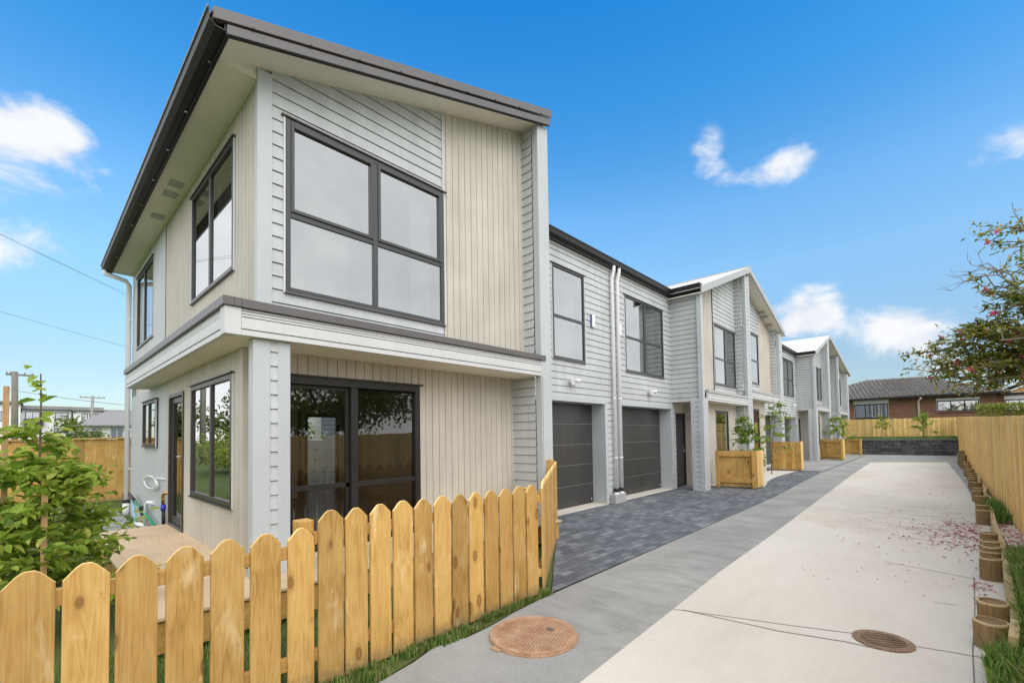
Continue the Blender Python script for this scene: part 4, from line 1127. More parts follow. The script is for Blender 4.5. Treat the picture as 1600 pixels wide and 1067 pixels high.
MB().mat(M['hole']).tube([(-.31, 4.15, .007), (-.31, 4.15, .0095)], .16, 40).build('pit', dg)

# ---- left yard: stepping stones and plumbing bits
G_S = 'stepping stones in the left lawn'
st0 = MB().mat(M['greyconc']); st0.box(-.26, .26, -.28, .28, 0, .045)
lab = ['stepping stone nearest the deck', 'second stepping stone from the deck', 'middle stepping stone of the row in the lawn', 'stepping stone just past the downpipe foot', 'stepping stone farthest from the deck']
for i, (x, y) in enumerate(((-10.0, 1.05), (-10.75, 1.05), (-11.5, 1.05), (-12.3, 1.06), (-13.1, 1.08))):
    b = MB().mat(M['greyconc']); b.box(x-.29, x+.29, y-.27, y+.25, 0, .04)
    tag(b.build('stepping_stone', bevel=.006), 'rectangular grey '+lab[i], 'paver', G_S)
t = MB().mat(M['greenpaint']); A, B = Vector((-11.3, 1.34, .50)), Vector((-8.95, 1.37, .19))
pt = lambda f: tuple(A+(B-A)*f)
tl = thing('spray_wand', pt(1), 'green pole tool with black grip leaning on the side wall', 'tool')
MB().mat(M['greenpaint']).tube([pt(.25), pt(1)], .022, 12).build('pole', tl)
MB().mat(M['rubber']).tube([pt(0), pt(.26)], [.028, .026], 12).build('grip', tl)
m = MB().mat(M['rubber']); q = Vector(pt(.56)); m.tube([q+Vector((-.1, .02, -.09)), q+Vector((-.02, 0, .03)), q+Vector((.09, -.02, .04))], [.03, .05, .035], 10); m.build('clamp', tl)
hs = MB().mat(M['hose']); hs.tube([(-10.9, 1.34, .40), (-10.6, 1.33, .30), (-10.45, 1.32, .16), (-10.35, 1.3, .05), (-10.0, 1.22, .03)], .02, 10)
tag(hs.build('hose'), 'pale blue garden hose hanging to the lawn by the green tool', 'hose')
pv = thing('waste_pipe', (-9.7, 1.4, 0), 'white plastic waste pipe bending from the side wall to the ground', 'pipe')
MB().mat(M['white']).tube([(-9.4, 1.43, .49), (-9.6, 1.38, .49), (-9.72, 1.37, .44), (-9.74, 1.37, .1)], .03, 12).build('riser', pv)
MB().mat(M['white']).tube([(-9.74, 1.37, .09), (-10.3, 1.31, .06)], .035, 12).build('ground_pipe', pv)
tp = thing('garden_tap', (-8.45, 1.4, 0), 'brass garden tap with blue fitting on a black pipe beside the glazed door', 'tap')
MB().mat(M['rubber']).tube([(-8.36, 1.385, .26), (-8.40, 1.385, .50)], .024, 12).build('riser', tp)
MB().mat(M['bluecol']).tube([(-8.40, 1.385, .48), (-8.41, 1.385, .56)], [.036, .032], 12).build('fitting', tp)
m = MB().mat(M['brass']); m.tube([(-8.41, 1.385, .56), (-8.43, 1.385, .70), (-8.36, 1.40, .735), (-8.30, 1.43, .735)], .022, 10); m.tube([(-8.5, 1.385, .64), (-8.35, 1.385, .64)], .012, 8)
m.build('tap_body', tp)
lp = MB().mat(M['white']); pts = []
for i in range(44):
    a = 2*math.pi*i/22+1.2; rr = .62-.002*i; pts.append((-9.55+rr*math.cos(a), 1.415-.0006*i, .80+.105*math.sin(a)+.0008*i))
pts.append((-8.9, 1.41, .92)); pts.append((-8.5, 1.43, .93))
lp.tube(pts, .011, 6)
tag(lp.build('cable_coil'), 'white coil of cable hanging on the smooth grey side wall', 'cable')

# ================================================================== plants
def leaf(mb, p, d, up, ln, wd, fold=.25):
    d = d.normalized(); s = d.cross(up)
    if s.length < 1e-4: s = d.cross(Vector((1, 0, 0)))
    s.normalize(); n = s.cross(d)
    a = p; t = p+d*ln-n*ln*.12
    l1 = p+d*ln*.35+s*wd*.5+n*wd*fold; l2 = p+d*ln*.72+s*wd*.36+n*wd*fold*.6
    r1 = p+d*ln*.35-s*wd*.5+n*wd*fold; r2 = p+d*ln*.72-s*wd*.36+n*wd*fold*.6
    b = len(mb.v); mb.v += [tuple(x) for x in (a, l1, l2, t, r2, r1)]
    mb.face((b, b+1, b+2, b+3)); mb.face((b, b+3, b+4, b+5))
def rv(s=1.0): return Vector((random.gauss(0, s), random.gauss(0, s), random.gauss(0, s)))
def spray(mb, p, d, n, ln, wd, mats, weights, up=Vector((0, 0, 1)), sp=.8, droop=.1):
    """compound spray of leaves along a twig"""
    for i in range(n):
        f = i/max(1, n-1); q = p+d*f
        dr = (d.normalized()*.5+rv(sp)); dr.z = dr.z*.55-droop
        mb.mat(random.choices(mats, weights)[0]); leaf(mb, q, dr, up+rv(.35), ln*random.uniform(.65, 1.2), wd*random.uniform(.7, 1.15))
def branch(mb, p, d, ln, r, n=5, bend=.15, grav=0):
    pts = [p.copy()]; dirn = d.normalized()
    for i in range(n):
        dirn = (dirn+rv(bend)*.5+Vector((0, 0, grav))).normalized(); pts.append(pts[-1]+dirn*ln/n)
    mb.tube(pts, [r*(1-.65*i/n) for i in range(n+1)], 6, False); return pts, dirn
def shrub(name, base, h, spread, label, cat, nb, leafl, leafw, mats, weights, stem=.014, stake=None, group=None, per=26, top_bare=0, lean=(0, 0), fmax=.6):
    random.seed(sum(map(ord, label)))
    t = thing(name, base, label, cat, group)
    st = MB().mat(M['bark']); lf = MB()
    b = Vector(base); pts, dr = branch(st, b, Vector((lean[0], lean[1], 1)), h, stem, 9, .05)
    for i in range(nb):
        f = random.uniform(.08, fmax) if i > 2 else fmax+.03+.06*i
        j = min(int(f*9), 8); p = pts[j]+(pts[j+1]-pts[j])*(f*9-j)
        a = i*2.4+random.uniform(-.4, .4); l_ = spread*(1.1-.85*f/fmax*.75)*random.uniform(.6, 1.15)
        d = Vector((math.cos(a), math.sin(a), random.uniform(.2, .6)))
        bp, bd_ = branch(st, p, d, l_, stem*.4*(1.1-f*.5), 4, .22, -.02)
        for k in range(per):
            g = random.uniform(.25, 1)*4; q0 = min(int(g), 3); q = bp[q0]+(bp[q0+1]-bp[q0])*(g-q0)
            tw = (rv(.5)+bd_*.7); tw.z *= .45
            spray(lf, q, tw*leafl*1.3, 3, leafl, leafw, mats, weights)
    for k in range(top_bare):
        f = random.uniform(.68, 1.0)*8.99; j = min(int(f), 8); q = pts[j]+(pts[j+1]-pts[j])*(f-j)
        spray(lf, q, rv(.6)*leafl, 2, leafl*1.25, leafw*1.2, mats, weights)
    st.build('stem', t); lf.build('foliage', t)
    if stake:
        for (sx, sy, sh) in stake:
            s = MB().mat(M['stake']); s.rnd = random.random(); s.box(b.x+sx-.017, b.x+sx+.017, b.y+sy-.017, b.y+sy+.017, -.05, sh); s.build('garden_stake', t)
    return t
def bush(pos, rx, ry, rz, n, ls, label, mats, cat='shrub', name='bush', group=None, trunk=0):
    t = thing(name, (pos[0], pos[1], 0), label, cat, group); m = MB(); c = Vector(pos)
    cl = [Vector((random.gauss(0, .5), random.gauss(0, .5), random.gauss(0, .5))) for _ in range(11)]
    for i in range(n):
        k = random.choice(cl); v = k+rv(.26); p = c+Vector((v.x*rx, v.y*ry, v.z*rz))
        if p.z < .1: continue
        m.mat(random.choice(mats)); leaf(m, p, rv(1), Vector((0, 0, 1))+rv(.5), ls*random.uniform(.7, 1.3), ls*.5)
    m.build('crown' if trunk else 'foliage', t)
    s = MB().mat(M['bark']); r0 = trunk or .05
    s.tube([(pos[0], pos[1], -.1), (pos[0]+.1, pos[1], pos[2]*.6), (pos[0], pos[1]+.1, pos[2])], [r0, r0*.8, r0*.4], 8); 
    for k in cl[:7]: s.tube([(pos[0]+.05, pos[1], pos[2]*.6), tuple(c+Vector((k.x*rx*.9, k.y*ry*.9, k.z*rz*.9)))], [r0*.5, r0*.15], 5)
    s.build('trunk' if trunk else 'stem', t); return t
LM = [M['leafa'], M['leafb'], M['leafc'], M['leafd']]
shrub('garden_shrub', (-5.05, .10, 0), 2.06, .72, 'bushy green shrub with a tall leafy leader behind the picket fence', 'shrub', 66, .09, .048, LM, (4, 6, 1.5, 3), .014, [(.25, -.01, 1.2)], None, 17, 20, (.0, -.01))
shrub('garden_shrub', (-5.35, -.42, 0), 1.6, .6, 'shrub at the left edge tied to a tall brown stake', 'shrub', 44, .09, .048, LM, (4, 6, 1.5, 3), .013, [(.05, .30, 1.95)], None, 16, 10, (.0, .03))
shrub('garden_shrub', (-6.6, .18, 0), .95, .5, 'low shrub filling the gap before the deck end', 'shrub', 16, .08, .04, LM, (3, 3, 4, 1), .01, None, None, 12, 4)
shrub('young_tree', (-4.05, 14.7, 0), 1.85, .42, 'bushy young tree just behind the nearest framed screen', 'tree', 22, .13, .045, LM, (3, 2, 4, 0), .016, None, 'young trees in the pebble bed', 14, 8, fmax=.88)
def young(name, base, h, crown, label, group, n=14, ll=.12, lw=.045, r=.016, bare=.38):
    random.seed(sum(map(ord, label)))
    t = thing(name, base, label, 'tree', group); st = MB().mat(M['bark']); lf = MB(); b = Vector(base)
    pts, dr = branch(st, b, Vector((random.uniform(-.05, .05), .0, 1)), h, r, 9, .08)
    for i in range(n):
        f = bare+(1-bare)*(i+.3)/n; j = min(int(f*9), 8); p = pts[j]+(pts[j+1]-pts[j])*(f*9-j); a = i*2.4
        bp, bd_ = branch(st, p, Vector((math.cos(a), math.sin(a), random.uniform(.0, .7))), crown*(1.1-.75*(f-bare)/(1-bare))*random.uniform(.6, 1.2), r*.35, 4, .25, -.04)
        for k in range(9):
            g = random.uniform(.3, 1)*4; q0 = min(int(g), 3); q = bp[q0]+(bp[q0+1]-bp[q0])*(g-q0)
            spray(lf, q, (rv(.5)+bd_*.6)*ll, 3, ll, lw, LM, (3, 3, 4, 1), droop=.25)
    st.build('trunk', t); lf.build('crown', t); return t
young('young_tree', (-4.2, 17.85, 0), 2.5, .62, 'thin stemmed young tree in the pebbles before the unframed screen', 'young trees in the pebble bed', 20)
young('young_tree', (-3.9, 31.2, 0), 2.35, .75, 'young tree rising behind the framed screen of the far gable', 'young trees by the far screens', 16, .17, .07)
young('young_tree', (-2.4, 36.4, .95), 1.42, .4, 'left sapling on the grass bank above the retaining wall', 'saplings on the grass bank', 10, .14, .06, .02)
young('young_tree', (-.42, 36.4, .95), 1.42, .62, 'bushier right sapling on the grass bank near the fence corner', 'saplings on the grass bank', 16, .14, .06, .03, .3)

# flowering tree overhanging the right fence
random.seed(21)
ft = thing('flowering_tree', (3.1, 11.2, 0), 'evergreen tree with pink blossom overhanging the right fence', 'tree')
tk = MB().mat(M['barkgrey']); lf = MB(); bl = MB()
TM = [M['treea'], M['treeb'], M['treec'], M['treed'], M['treee']]
base = Vector((3.1, 11.2, 0))
tp_, td = branch(tk, base, Vector((-.1, 0, 1)), 2.3, .16, 5, .1)
tips = []
def limb(p, target, r, n=6):
    p = Vector(p); t_ = Vector(target); pts = []
    for i in range(n+1):
        f = i/n; q = p.lerp(t_, f); q.z += .35*math.sin(f*math.pi)*.6; pts.append(q+rv(.045*(1 if 0 < i else 0)))
    tk.tube(pts, [r*(1-.75*i/n) for i in range(n+1)], 6, False); return pts
tops = [(.03, 11.0, 2.93), (.14, 11.2, 2.55), (-.03, 10.8, 2.5), (.32, 11.0, 3.11), (.37, 11.0, 2.36), (.56, 11.1, 3.3), (.69, 10.8, 2.62), (.88, 11.0, 3.75), (.75, 11.3, 2.4), (1.01, 11.0, 3.48), (1.07, 10.8, 2.83), (.92, 11.2, 3.05), (1.08, 11.0, 4.2), (1.06, 11.0, 4.75), (.5, 11.4, 2.8), (.8, 10.4, 2.9)]
NV = len(tops)
tops += [(random.uniform(1.5, 5.2), random.uniform(7.5, 14.5), random.uniform(2.4, 4.7)) for _ in range(26)]
for i, tt in enumerate(tops):
    main = limb(tp_[-1] if i % 2 else tp_[-2], tt, .055)
    dirm = (main[-1]-main[-3]).normalized(); near = i < NV
    for k in range(16 if near else 10):
        g = random.uniform(2.6, 6); q0 = min(int(g), 5); q = main[q0]+(main[q0+1]-main[q0])*(g-q0) if q0 < 6 else main[-1]
        d = dirm*.5+rv(.6); d.z = d.z*.5+.1
        bp, bd_ = branch(tk, q, d, random.uniform(.3, .65), .010, 4, .3)
        dens = random.choice((1.3, 1.0, .8, .4)) if near else .9
        for s in range(int((11 if near else 14)*dens)):
            g = random.uniform(1, 4)*.999; a = int(g); qq = bp[a]+(bp[a+1]-bp[a])*(g-a)
            spray(lf, qq, (rv(.6)+bd_*.5)*.12, 4, .09 if near else .14, .034 if near else .07, TM, (5, 3, 3.5, 1.6, .6), sp=.9)
        if random.random() < (.22 if near else .08):
            c = bp[-1]
            for s in range(9):
                bl.mat(M['pink']); leaf(bl, c+rv(.012), rv(1)+Vector((0, 0, .3)), Vector((0, 0, 1))+rv(.3), .05, .04, .35)
# bare twigs reaching left
for tt in ((.34, 11.0, 4.07), (.35, 10.9, 3.9), (.6, 11.1, 4.28), (.51, 10.8, 4.15)):
    m_ = limb((1.1, 10.95, 3.75), tt, .014, 5)
    for k in range(5):
        q = m_[random.randint(2, 5)]; branch(tk, q, (m_[-1]-m_[0]).normalized()+rv(.5), random.uniform(.15, .35), .004, 3, .25)
tk.build('trunk', ft); lf.build('crown', ft); bl.build('blossom', ft)

bush((4.6, 6.9, 2.75), 1.6, 3.2, 1.0, 6500, .17, 'dark evergreen tree behind the right fence, mirrored in the sliding door', [M['treea'], M['treeb'], M['treed']], 'tree', 'evergreen_tree', None, .14)
# hedge beyond the right fence, clipped
hd = MB()
for i in range(5200):
    x = random.uniform(2.0, 7.5); yy = random.uniform(39.3, 40.6); z = 3.0-.12*abs(random.gauss(0, 1))-random.random()**2*1.4
    hd.mat(random.choice([M['treea'], M['treec'], M['leafc'], M['treeb']])); leaf(hd, Vector((x, yy, z)), rv(1), Vector((0, 0, 1))+rv(.5), .13, .07)
tag(hd.build('hedge'), 'grey green clipped hedge beyond the corner of the right fence', 'hedge')

# grass blades
def grass(name, spots, label=None):
    g = MB(); mats = [M['g1'], M['g2'], M['g3'], M['g4']]
    for fn, n, h0, h1, wt in spots:
        for i in range(n):
            x, y, z = fn(); h = random.uniform(h0, h1); a = random.uniform(0, 6.28); w_ = .0022+h*.012; ln = Vector((math.cos(a), math.sin(a), 0))*h*random.uniform(.1, .7)
            s = Vector((-math.sin(a), math.cos(a), 0))*w_; p = Vector((x, y, z)); m1 = p+ln*.35+Vector((0, 0, h*.62)); t = p+ln+Vector((0, 0, h*random.uniform(.75, 1)))
            g.mat(random.choices(mats, wt)[0]); b = len(g.v); g.v += [tuple(p-s), tuple(p+s), tuple(m1+s*.7), tuple(m1-s*.7), tuple(t)]
            g.face((b, b+1, b+2, b+3)); g.face((b+3, b+2, b+4))
    return kind(g.build(name), 'stuff')
U = random.uniform
def strip():   # between pickets and the old driveway
    y = U(.9, 3.4); xr = -2.56 if y < 1.6 else (-2.66 if y < 2.05 else (-2.62 if y < 2.5 else -2.69)); lush = math.sin(y*7)+math.sin(y*17+1)
    return (U(-2.84, xr+.015), y, 0) if lush > -.9 or U(0, 1) < .2 else (U(-2.95, -2.78), y, 0)
def lawn(): return (U(-4.3, -2.8), U(-.6, 3.3), 0)
def lawn2():
    x = U(-15.3, -5); y = U(-1.5, 1.4)
    while -8.3 < x and y > .58: x = U(-15.3, -5); y = U(-1.5, 1.4)
    return (x, y, 0)
def right_near():
    y = U(1.5, 7.2); x = U(.20+.02*y if y < 4.4 else bx_at(y)+.05, .74)
    return (x, y, .02 if y < 4.4 else .09)
def right_front(): y = U(2.6, 4.2); return (U(.16+.03*(y-3), .75), y, .02)
def right_far():
    c = random.choice(((.70, 11.0), (.72, 10.2), (.72, 11.4))); return (c[0]+random.gauss(0, .05), c[1]+random.gauss(0, .35), .09)
def bankg(): return (U(-4.1, 1.0), U(35.95, 37.8), .94)
grass('grass', [(strip, 9000, .02, .07, (4, 3, 1.5, 2.5)), (lawn, 9000, .03, .10, (5, 3, 1, 1)), (lawn2, 9000, .03, .09, (5, 3, 1, 1)), (right_near, 17000, .07, .24, (4, 5, 2, 1.6)), (right_front, 7000, .05, .2, (3, 5, 3, .6)), (right_far, 900, .1, .25, (5, 3, 0, 0)), (bankg, 6000, .05, .16, (5, 3, 1, 0))])
# fallen petals
pt_ = MB()
def petal(x, y, z, s):
    pt_.mat(random.choices([M['petal1'], M['petal2'], M['petal3']], (6, 3, 3))[0]); a = U(0, 6.28); d = Vector((math.cos(a), math.sin(a), U(0, .25)))
    leaf(pt_, Vector((x, y, z)), d, Vector((0, 0, 1)), s, s*.7, U(.05, .3))
for i in range(480):
    x = .46-abs(random.gauss(0, .36)); y = random.gauss(8.85, .62)
    if x > -1.5: petal(x, y, .009, U(.018, .042))
for i in range(170): petal(U(-1.2, .25), U(5.5, 16), .009, U(.015, .032))
for i in range(330): petal(U(.56, .80), U(7.4, 9.9), .132, U(.02, .04))
for i in range(70): petal(U(.22, .36), U(5.35, 6.3), .012, U(.018, .035))
for i in range(120): petal(U(.1, .5), U(9.4, 10.2), .01, U(.018, .038))
kind(pt_.build('fallen_petals'), 'stuff')
# little stones in the side garden
# ================================================================== background
# brick house
bh = thing('brick_house', (-1, 52, 0), 'single storey brown brick house with grey tiled hip roof', 'house')
w = MB().mat(M['brick']); YB_ = 48.0; fbk = Fr('Y', YB_)
bwin = [(-4.84, -2.63, 2.5, 4.0), (.285, 2.56, 2.87, 3.85)]
flat(w, fbk, -9, 3.45, 0, 4.15, None, bwin, 0); w.nxt(); w.poly([(3.45, 48, 0), (3.45, 56, 0), (3.45, 56, 4.15), (3.45, 48, 4.15)])
w.build('wall', bh)
for (u0, u1, za, zb_), s in zip(bwin, (.34, .20)):
    window(bh, fbk, u0, u1, za, zb_-s, mull=tuple(u0+(u1-u0)*k/3 for k in (1, 2)), g='fglass', fm='fdark2' if False else 'black', fw=.06, back=.6)
    bx('window_head_panel', bh, M['fwhite'], u0-.05, u1+.05, YB_-.03, YB_-.002, zb_-s+.03, zb_)
bx('window_sill', bh, M['brick'], .22, 2.62, 47.9, 47.995, 2.77, 2.86)
def tile_face(mb, a, b, c, d, course=.33, step=.3):
    """tiled roof plane a-b (eave) d-c (ridge): stepped courses with rolled tiles"""
    a, b, c, d = map(Vector, (a, b, c, d)); sl = ((d-a).length+(c-b).length)/2; n = max(2, int(sl/course))
    nrm = (b-a).cross(d-a).normalized(); nrm = nrm if nrm.z > 0 else -nrm
    for i in range(n):
        f0, f1 = i/n, (i+1)/n
        p0, p1, q1, q0 = a.lerp(d, f0), b.lerp(c, f0), b.lerp(c, f1), a.lerp(d, f1)
        m = max(1, int((p1-p0).length/step))
        for k in range(m):
            g0, g1 = k/m, (k+1)/m; e = (p1-p0)/m
            A_, B_ = p0.lerp(p1, g0), p0.lerp(p1, g1); D_, C__ = q0.lerp(q1, g0), q0.lerp(q1, g1)
            mid0 = (A_+B_)/2+nrm*.10; mid1 = (D_+C__)/2+nrm*.03
            A2, B2 = A_+nrm*.06, B_+nrm*.06
            mb.poly([A2, mid0, mid1, D_]); mb.poly([mid0, B2, C__, mid1]); mb.poly([A_, B_, B2, mid0, A2])
r = MB().mat(M['tiles'])
E0, E1, RL, RR = (-9.6, 47.4, 4.17), (4.05, 47.4, 4.13), (-4.4, 52, 5.95), (-.6, 52, 5.93)
tile_face(r, E0, E1, RR, RL)
tile_face(r, E1, (4.05, 57, 4.13), (-.6, 53, 5.93), RR)
r.mat(M['tiles']); r.tube([RL, RR], .1, 8); r.tube([RR, E1], .09, 8); r.tube([RL, E0], .09, 8)
r.build('roof', bh)
bx('gutter', bh, M['dark'], -9.6, 4.1, 47.28, 47.42, 4.0, 4.14, 0)
d = MB().mat(M['white']); d.tube([(-.62, 47.35, 4.0), (-.62, 47.4, 3.92), (-.76, 47.9, 3.78), (-.76, 47.93, 0)], .07, 10); d.build('downpipe', bh)
gh = thing('brick_house', (8, 56, 0), 'neighbouring brick house with a timber gable, partly behind the flowering tree', 'house')
w = MB().mat(M['brick']); flat(w, Fr('Y', 51), 3.6, 12, 0, 4.2, None, [(4.1, 6.4, 2.85, 3.65)], 0); w.build('wall', gh)
window(gh, Fr('Y', 51), 4.1, 6.4, 2.85, 3.65, mull=(4.85, 5.6), g='fglass', fm='black', fw=.06, back=.6)
bx('window_head_panel', gh, M['fwhite'], 4.05, 6.45, 50.97, 50.998, 3.68, 3.95)
m = MB().mat(M['pinex']); m.prism([(4.1, 50.9, 4.22), (10.1, 50.9, 4.22), (7.1, 50.9, 5.6)], (0, .08, 0)); m.build('gable_cladding', gh)
m = MB().mat(M['pale']); m.prism([(3.85, 50.8, 4.14), (4.1, 50.8, 4.14), (7.1, 50.8, 5.52), (7.1, 50.8, 5.68)], (0, .08, 0)); m.prism([(10.3, 50.8, 4.14), (10.1, 50.8, 4.14), (7.1, 50.8, 5.52), (7.1, 50.8, 5.68)], (0, .08, 0)); m.build('barge_board', gh)
r = MB().mat(M['tiles']); tile_face(r, (3.5, 50.85, 4.18), (3.5, 62, 4.18), (7.1, 62, 5.8), (7.1, 50.85, 5.8)); tile_face(r, (10.6, 50.85, 4.18), (10.6, 62, 4.18), (7.1, 62, 5.8), (7.1, 50.85, 5.8)); r.build('roof', gh)
bx('gutter', gh, M['dark'], 3.5, 12, 50.7, 50.85, 4.05, 4.18, 0)

# white apartments far left
def apartment(x, y0, y1, ht, label, wins, roofh=.35, name='apartment_building', shed=False):
    t = thing(name, (x, (y0+y1)/2, 0), label, 'building', 'white apartments on the left skyline')
    fr = Fr('X', x); w = MB().mat(M['fwhite'])
    flat(w, fr, y0, y1, 0, ht, None, [q[:4] for q in wins], 0)
    for yy in (y0, y1): w.nxt(); w.poly([(x, yy, 0), (x-12, yy, 0), (x-12, yy, ht), (x, yy, ht)])
    w.build('wall', t)
    r = MB().mat(M['froof']); r.box(x-12.3, x+.5, y0-.25, y1+.25, ht, ht+roofh); r.mat(M['fdark']); r.box(x-12.3, x+.55, y0-.3, y1+.3, ht-.16, ht-.002); r.build('roof', t)
    for u0, u1, z0, z1, kd in wins:
        window(t, fr, u0, u1, z0, z1, mull=((u0+u1)/2,), g='fglass', fm='black', fw=.1, back=.8)
        if kd: bx('balcony', t, M['fdark'], x, x+1.0, u0-.1, u1+.5, z0-.75, z0+.55, .02)
    return t
apartment(-120, -9, -.95, 8.75, 'white apartment block at the far left behind the stake', [(-7, -5, 5.5, 7.2, 0), (-4, -2.5, 5.5, 7.2, 0)], .3)
apartment(-122, -.8, 5.7, 7.85, 'white apartment block with a dark balcony between the shrub leaves', [(-.4, 1.5, 5.5, 7.4, 1), (3.5, 5.3, 5.9, 7.3, 0), (-.4, 1.2, 3.4, 4.8, 0), (3.4, 5.2, 3.4, 4.8, 0)], .6)
apartment(-120, 5.9, 9.9, 7.7, 'white apartment block with three narrow windows beside the thin pole', [(7.0, 7.9, 5.5, 7.1, 0), (8.1, 9.0, 5.5, 7.1, 0), (9.1, 9.8, 5.5, 7.1, 0)], .6)
apartment(-124, 10.1, 24, 7.5, 'white apartment block at the right end, beside the house downpipe', [(10.5, 12, 6.0, 7.0, 0), (13.0, 14.8, 6.0, 7.0, 0), (17, 19, 5.8, 7.0, 0)], .6)
lh = thing('bungalow', (-62, 7, 0), 'low cream bungalow with a grey hip roof in front of the apartments', 'house')
w = MB().mat(M['fwhite']); flat(w, Fr('X', -60), 3.4, 12, 0, 3.2, None, [(4.2, 5.0, 1.9, 3.0), (5.6, 6.6, 1.9, 3.0)], 0); w.nxt(); w.poly([(-60, 3.4, 0), (-66, 3.4, 0), (-66, 3.4, 3.2), (-60, 3.4, 3.2)]); w.build('wall', lh)
for u0, u1 in ((4.2, 5.0), (5.6, 6.6)): window(lh, Fr('X', -60), u0, u1, 1.9, 3.0, mull=((u0+u1)/2,), g='fglass', fm='pale', fw=.06, back=.6)
r = MB().mat(M['froof']); r.poly([(-59.3, 2.9, 3.2), (-59.3, 13, 3.2), (-62.5, 9, 4.75), (-62.5, 5.6, 4.75)]); r.poly([(-59.3, 2.9, 3.2), (-66, 2.9, 3.2), (-62.5, 5.6, 4.75)]); r.box(-66, -59.3, 2.9, 13, 3.1, 3.198); r.build('roof', lh)
# distant shrubs over the fence, left
bush((-30, 1.4, 1.85), .7, .75, .5, 900, .16, 'dark green bush showing over the left boundary fence', [M['treea'], M['treeb'], M['leafc']])
# utility poles and wires
def pole(base, h, r, label, arm, m, tilt=0.0):
    t = thing('utility_pole', base, label, 'pole'); b = Vector(base)
    MB().mat(m).tube([b, b+Vector((0, tilt, h))], [r*1.15, r], 12).build('post', t)
    a = MB().mat(m); a.box(b.x-.08, b.x+.08, b.y+tilt-arm[0], b.y+tilt+arm[1], b.z+h-.32, b.z+h-.18); a.build('crossarm', t)
    i_ = MB().mat(M['polec'])
    for k in (-.9, -.5, .5, .9):
        yy = b.y+tilt+(arm[0] if k < 0 else arm[1])*k; i_.nxt(); i_.tube([(b.x, yy, b.z+h-.18), (b.x, yy, b.z+h-.02)], .05, 8)
    i_.build('insulator', t); return t
pole((-55, -.72, 0), 7.4, .19, 'thick timber utility pole at the left edge above the shrub', (.5, 1.1), M['pole'], -.08)
pole((-90, 6.25, 0), 8.3, .16, 'thin utility pole in front of the apartments', (1.4, 1.4), M['polec'], .15)
def wire(a, b, sag, r, label):
    a, b = Vector(a), Vector(b); m = MB().mat(M['wire'])
    m.tube([tuple(a.lerp(b, i/14)-Vector((0, 0, sag*4*(i/14)*(1-i/14)))) for i in range(15)], r, 5)
    tag(m.build('overhead_wire'), label, 'wire')
wire((-25, -4.5, 10.8), (-25, 9, 5.55), .15, .008, 'upper overhead wire sloping down behind the house roof')
wire((-25.3, -4.5, 11.0), (-25.3, 9, 5.4), .15, .006, 'thin wire just above and beside the upper overhead wire')
wire((-40, -8, 11.0), (-40, 14, 6.0), .2, .012, 'lower overhead wire crossing the sky at the left')
wire((-88, -2, 8.6), (-60, 12, 4.9), .3, .03, 'service wire running from the thin pole to the bungalow roof')
# rear yard seen through the sliding door
bush((-13.6, 5.35, 1.5), .5, .5, .9, 900, .12, 'leafy bush in the rear yard, seen through the sliding door', [M['leafa'], M['leafb'], M['leafc']])
sh = thing('garden_shed', (-15, 7, 0), 'pale weatherboard shed seen through the sliding door', 'shed')
w = MB().mat(M['pale']); wb(w, Fr('X', -13.5), 6.05, 8.0, 0, 2.5); w.nxt(); w.box(-16, -13.52, 6.05, 8.0, 0, 2.5); w.build('wall', sh)
MB().mat(M['froof']).box(-16.2, -13.3, 5.95, 8.1, 2.5, 2.6).build('roof', sh)
pm = thing('padded_panel', (-13.0, 5.4, 0), 'white buttoned mattress standing in the rear yard', 'mattress')
m = MB().mat(M['white']); m.box(-13.15, -12.95, 5.1, 5.85, .05, 1.5); m.build('pad', pm, bevel=.04)
m = MB().mat(M['palesheen'])
for z in (.3, .6, .9, 1.2): m.nxt().tube([(-12.955, 5.62, z), (-12.94, 5.62, z)], .045, 10)
m.build('button', pm)
# street side, seen mirrored in the side windows
bush((-42, -8.6, 3.4), 2.6, 2.6, 2.0, 2600, .34, 'round dark tree beyond the side lawn, seen mirrored in the side window', [M['treea'], M['treeb'], M['treed']], 'tree', 'street_tree', None, .25)
bush((-46, -5.2, 3.0), 1.2, 1.1, 1.9, 1500, .3, 'slim dark tree beyond the side lawn, mirrored beside the pole in the side window', [M['treea'], M['treeb'], M['treed']], 'tree', 'street_tree', None, .2)
bush((-24, -3.6, .9), 3.5, 1.8, .75, 3600, .16, 'loose sunny hedge across the lawn, mirrored in the side window', [M['leafa'], M['leafb'], M['g4'], M['leafd'], M['treea']], 'hedge', 'loose_hedge')
pole((-34, -4.75, 0), 6.6, .16, 'street pole mirrored in the side window', (1.0, 1.0), M['pole'])

# ================================================================== camera
cam = bpy.data.cameras.new('camera'); co = bpy.data.objects.new('camera', cam); C.objects.link(co)
right = Vector((.7311, .6821, -.0156)); down = Vector((-.0336, .0131, -.99935)); fwd = Vector((-.6814, .7312, .0325))
CALIB = 1
co.matrix_world = Matrix(((right.x, -down.x, -fwd.x, 0), (right.y, -down.y, -fwd.y, 0), (right.z, -down.z, -fwd.z, 1.5), (0, 0, 0, 1)))
cam.sensor_fit = 'HORIZONTAL'; cam.sensor_width = 36; cam.lens = 705.2/1600*36; cam.shift_x = 0; cam.shift_y = (657.8-533.5)/1600
cam.clip_start = .05; cam.clip_end = 2000
SC.camera = co

